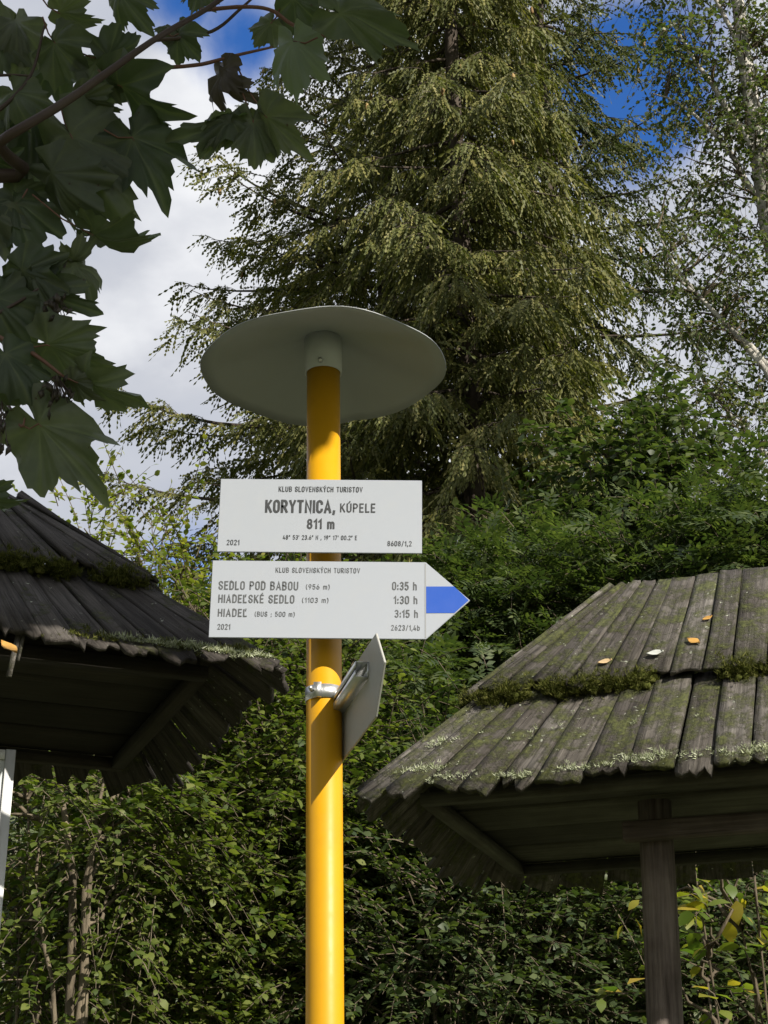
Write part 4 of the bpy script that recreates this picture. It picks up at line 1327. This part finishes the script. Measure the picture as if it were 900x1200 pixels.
mtube('branch', [at(0, 460, MY + .05), at(10, 475, MY + .05), at(25, 500, MY), at(30, 485, MY)], [.003, .0026, .002, .001], M_TWIGR)

leafn = 0
def mleaf(base, tip, Yb=MY, dY=0.0, roll=0.0, wid=1.0, var=None, mat=None, pet=None, lab=None):
    """one leaf: palm point at pixel base, tip of its middle lobe at pixel tip; roll turns it about that axis"""
    global leafn
    leafn += 1
    V, F, vein = ml_var[(leafn * 5 + 2) % 9 if var is None else var]
    b, t = at(*base, Yb), at(*tip, Yb + dY)
    b = t + (b - t) * .84
    ax = (t - b); ln = ax.length; ax.normalize()
    toward = (EYE - b).normalized()
    z = (toward - ax * toward.dot(ax)).normalized()
    x = ax.cross(z)
    Mx = Matrix((x, ax, z)).transposed().to_4x4() @ Matrix.Rotation(roll, 4, 'Y')
    tv = np.array(V) * np.array([ln * wid * .88, ln, ln])
    me = np_mesh('leaf', tv, F, True)
    a = me.attributes.new('vein', 'FLOAT', 'POINT'); a.data.foreach_set('value', np.array(vein, dtype=np.float32))
    o = link_obj('leaf', me, maple, mat or M_MAPLE, matrix=Matrix.Translation(b - trunk_base) @ Mx)
    if lab: o['label'] = lab
    if pet is not None:
        p = at(*pet, Yb); mid = p.lerp(b, .5) + Vector((0, 0, -.008))
        q = Quads(); q.tube([p - b, mid - b, Vector((0, 0, 0)), ax * ln * .05], [.0016, .0014, .0014, .0008], 5)
        link_obj('leaf_stalk', q.mesh('leaf_stalk', True), o, M_TWIGR, matrix=(Matrix.Translation(b - trunk_base) @ Mx).inverted() @ Matrix.Translation(b - trunk_base))
    return o
pi = math.pi
# upper left mass
mleaf((60, 12), (113, 32), roll=.5, wid=.9, pet=(45, -8))
mleaf((18, 12), (22, 82), roll=-.3, wid=1.0)
mleaf((58, 42), (98, 92), roll=.2, pet=(50, 20))
mleaf((118, 70), (172, 46), roll=.5, wid=.9, pet=(90, 60))
mleaf((108, 62), (140, 108), roll=-.3)
mleaf((138, -14), (165, 30), roll=.2, wid=.8, pet=(140, -30))
mleaf((-8, 30), (-5, 92), roll=.2)
mleaf((70, 70), (30, 120), roll=.4, Yb=MY + .12)
mleaf((128, 92), (207, 145), roll=.75, wid=.85, pet=(115, 82))
mleaf((88, 112), (135, 134), roll=.4, wid=.9)
mleaf((148, 148), (193, 231), roll=-.25, wid=.95, var=2, pet=(122, 152))
mleaf((72, 138), (140, 265), roll=.25, wid=.72, var=4, pet=(70, 120))
mleaf((88, 150), (149, 203), roll=-.2, wid=.9, Yb=MY + .05)
mleaf((50, 190), (119, 268), roll=.5, wid=.75, var=1)
mleaf((30, 118), (45, 205), roll=-.3, Yb=MY + .06)
mleaf((12, 100), (34, 150), roll=.3)
mleaf((0, 150), (30, 225), roll=-.2, Yb=MY + .08)
mleaf((-15, 190), (28, 178), roll=.4)
mleaf((12, 228), (42, 303), roll=-.25, wid=1.0, var=6, pet=(32, 222))
mleaf((5, 225), (60, 258), roll=.4, wid=.85, Yb=MY + .04)
mleaf((-20, 240), (5, 300), roll=.2)
mleaf((95, 271), (180, 298), roll=1.15, wid=.75, var=3, pet=(38, 228), lab='thin-looking leaf turned edge-on, hanging alone against the cloud')
mleaf((78, 305), (121, 291), roll=.95, wid=.7, var=5)
mleaf((82, 300), (119, 344), roll=-.8, wid=.8, var=7)
mleaf((15, 312), (82, 345), roll=.3, wid=.95)
mleaf((42, 310), (55, 380), roll=.9, wid=.7)
mleaf((0, 320), (38, 392), roll=-.2, Yb=MY + .05)
mleaf((50, 325), (90, 378), roll=1.0, wid=.6, var=5)
mleaf((-15, 335), (20, 410), roll=.2)
mleaf((40, 398), (133, 436), roll=.2, wid=.80, var=0, pet=(20, 400))
mleaf((0, 405), (38, 470), roll=-.3, Yb=MY - .03)
mleaf((78, 442), (115, 470), roll=.4, wid=.8)
mleaf((92, 436), (168, 484), roll=.85, wid=.65, var=8, pet=(78, 443))
mleaf((-20, 440), (36, 472), roll=.4)
mleaf((20, 430), (60, 440), roll=.3, Yb=MY + .05)
mleaf((32, 482), (117, 574), roll=-.15, wid=.78, var=2, pet=(25, 498), lab='large low leaf hanging over the pale cloud')
mleaf((-35, 575), (24, 599), roll=.7, wid=.7)
mleaf((-10, 500), (10, 520), roll=.5, wid=.8, Yb=MY + .1)
# top middle
mleaf((205, 34), (232, 69), roll=.2, wid=1.0, pet=(195, 38))
mleaf((215, 38), (178, 27), roll=.9, wid=.7)
mleaf((258, 70), (250, 128), roll=.9, wid=.8, mat=M_MAPDEAD, var=7, lab='withered curled grey-brown leaf')
mleaf((262, 92), (288, 126), roll=1.0, wid=.6, mat=M_MAPDEAD)
mleaf((303, 128), (355, 180), roll=.1, wid=.85, var=2, pet=(275, 72))
mleaf((296, 132), (300, 193), roll=-.2, wid=.95, var=4, pet=(274, 72))
mleaf((285, 142), (195, 160), roll=.8, wid=.62, var=6)
mleaf((262, 150), (234, 172), roll=.4, wid=.8)
mleaf((268, 134), (232, 146), roll=2.4, wid=.8, var=3, lab='pale curled leaf tip showing its underside')
mleaf((343, 36), (347, 114), roll=.3, wid=.72, var=1, Yb=MY - .10, pet=(372, 44), mat=M_MAPPALE, lab='pale grey-green leaf seen from its underside')
mleaf((322, 22), (297, 52), roll=.3, wid=.9, pet=(330, 5))
mleaf((335, -10), (378, 32), roll=.2, Yb=MY - .03)
mleaf((380, 10), (493, 48), roll=-.5, wid=.55, var=8, Yb=MY - .15, lab='broad green leaf reaching over the spruce boughs')
mleaf((240, -20), (225, 14), roll=.4)
# hanging winged seeds
def seeds(px, py, n, sx, sy):
    root = at(px, py, MY)
    V, F = [], []
    r = random.Random(px)
    q = Quads()
    T, Mx = [], []
    for i in range(n):
        p = at(px + r.uniform(-sx, sx), py + r.uniform(0, sy), MY + r.uniform(-.04, .04))
        T.append(tuple(p)); q.tube([root - Vector(TB), p - Vector(TB)], .0007, 4, cap=False)
        d = nrm(np.array([r.uniform(-.5, .5), r.uniform(-.5, .5), -1.0]))
        Mx.append(basis(d[None], R.standard_normal((1, 3)))[0] * r.uniform(.012, .020))
    tv = [(0, -.5, 0), (.34, 0, .1), (-.34, 0, .1), (0, .1, -.2), (0, .6, 0)]
    tf = [(0, 1, 3), (0, 3, 2), (1, 4, 3), (3, 4, 2), (0, 2, 1), (1, 2, 4)]
    o = link_obj('seed_cluster', scatter('seed_cluster', tv, tf, np.array(Mx), np.array(T) - TB), maple, M_MAPDEAD)
    tag(o, kind='stuff')
    tag(link_obj('seed_stalks', q.mesh('seed_stalks'), o, M_TWIG), kind='stuff')
seeds(66, 345, 22, 16, 40)
seeds(66, 440, 30, 20, 48)
seeds(2, 470, 14, 8, 60)

# the rest of the crown, overhead and out of frame: it throws the shade on the dark roof and the boughs
def overhead():
    tvs = [(0, 0, 0)]; prof = HALF[::2]
    o = [(a, r) for a, r in HALF[::3]] + [(-a, r) for a, r in HALF[::3][:0:-1]]
    for a, r in o: tvs.append((r * math.sin(math.radians(a)), r * math.cos(math.radians(a)), -.25 * r * r))
    n = len(o); tf = [(0, 1 + (j + 1) % n, 1 + j) for j in range(n)]
    blobs = [((-2.6, .9, 6.6), 2.2, 1600), ((-1.6, .8, 5.4), 1.3, 900), ((-1.2, -.8, 6.5), 1.8, 1000)]
    def along(px, py, Y, t, r, n):
        p = at(px, py, Y) + TOSUN * t
        blobs.append((tuple(p), r, n))
    for (px, py, t, r, n) in [(60, 660, 3.2, .55, 330), (160, 700, 3.2, .5, 300), (20, 740, 3.2, .5, 260), (220, 745, 3.4, .36, 170), (-120, 700, 3.2, .7, 330)]:
        along(px, py, 4.0, t, r, n)
    for (px, py, t, r, n) in [(60, 80, 1.7, .5, 260), (80, 230, 1.9, .45, 220), (150, 120, 1.7, .45, 220), (40, 420, 2.2, .45, 220), (300, 120, 1.6, .42, 200), (250, 30, 1.5, .4, 170), (20, 540, 2.3, .4, 150)]:
        along(px, py, MY, t, r, n)
    T, br = [], Quads()
    for c, r, n in blobs:
        c = np.array(c)
        P = c + nrm(R.standard_normal((n, 3))) * r * R.random((n, 1)) ** .45 * np.array([1, 1, .6])
        T.append(P)
        z = min(max(c[2] - 1.0, 3.2), 7)
        a = np.array([trunk_base.x + .15, trunk_base.y + .05, z])
        br.tube(bez(a, c, .25, 8, .04) - TB, np.linspace(.05, .012, 8), 6)
    T = np.concatenate(T)
    ok = T[:, 2] > 1.6 + .86 * T[:, 1] + .25                    # stays above the picture's top edge
    ok |= T[:, 1] < .3
    T = T[ok]
    zn = nrm(np.array([0, 0, 1.0]) + np.array(tuple(TOSUN)) * .4 + R.standard_normal((len(T), 3)) * .35)
    Mx = basis(R.standard_normal((len(T), 3)), zn) * R.uniform(.055, .095, len(T))[:, None, None]
    tag(link_obj('crown', scatter('crown', tvs, tf, Mx, T - TB), maple, M_MAPLE), kind='stuff')
    link_obj('limbs', br.mesh('limbs', True), maple, M_BARKM)
overhead()
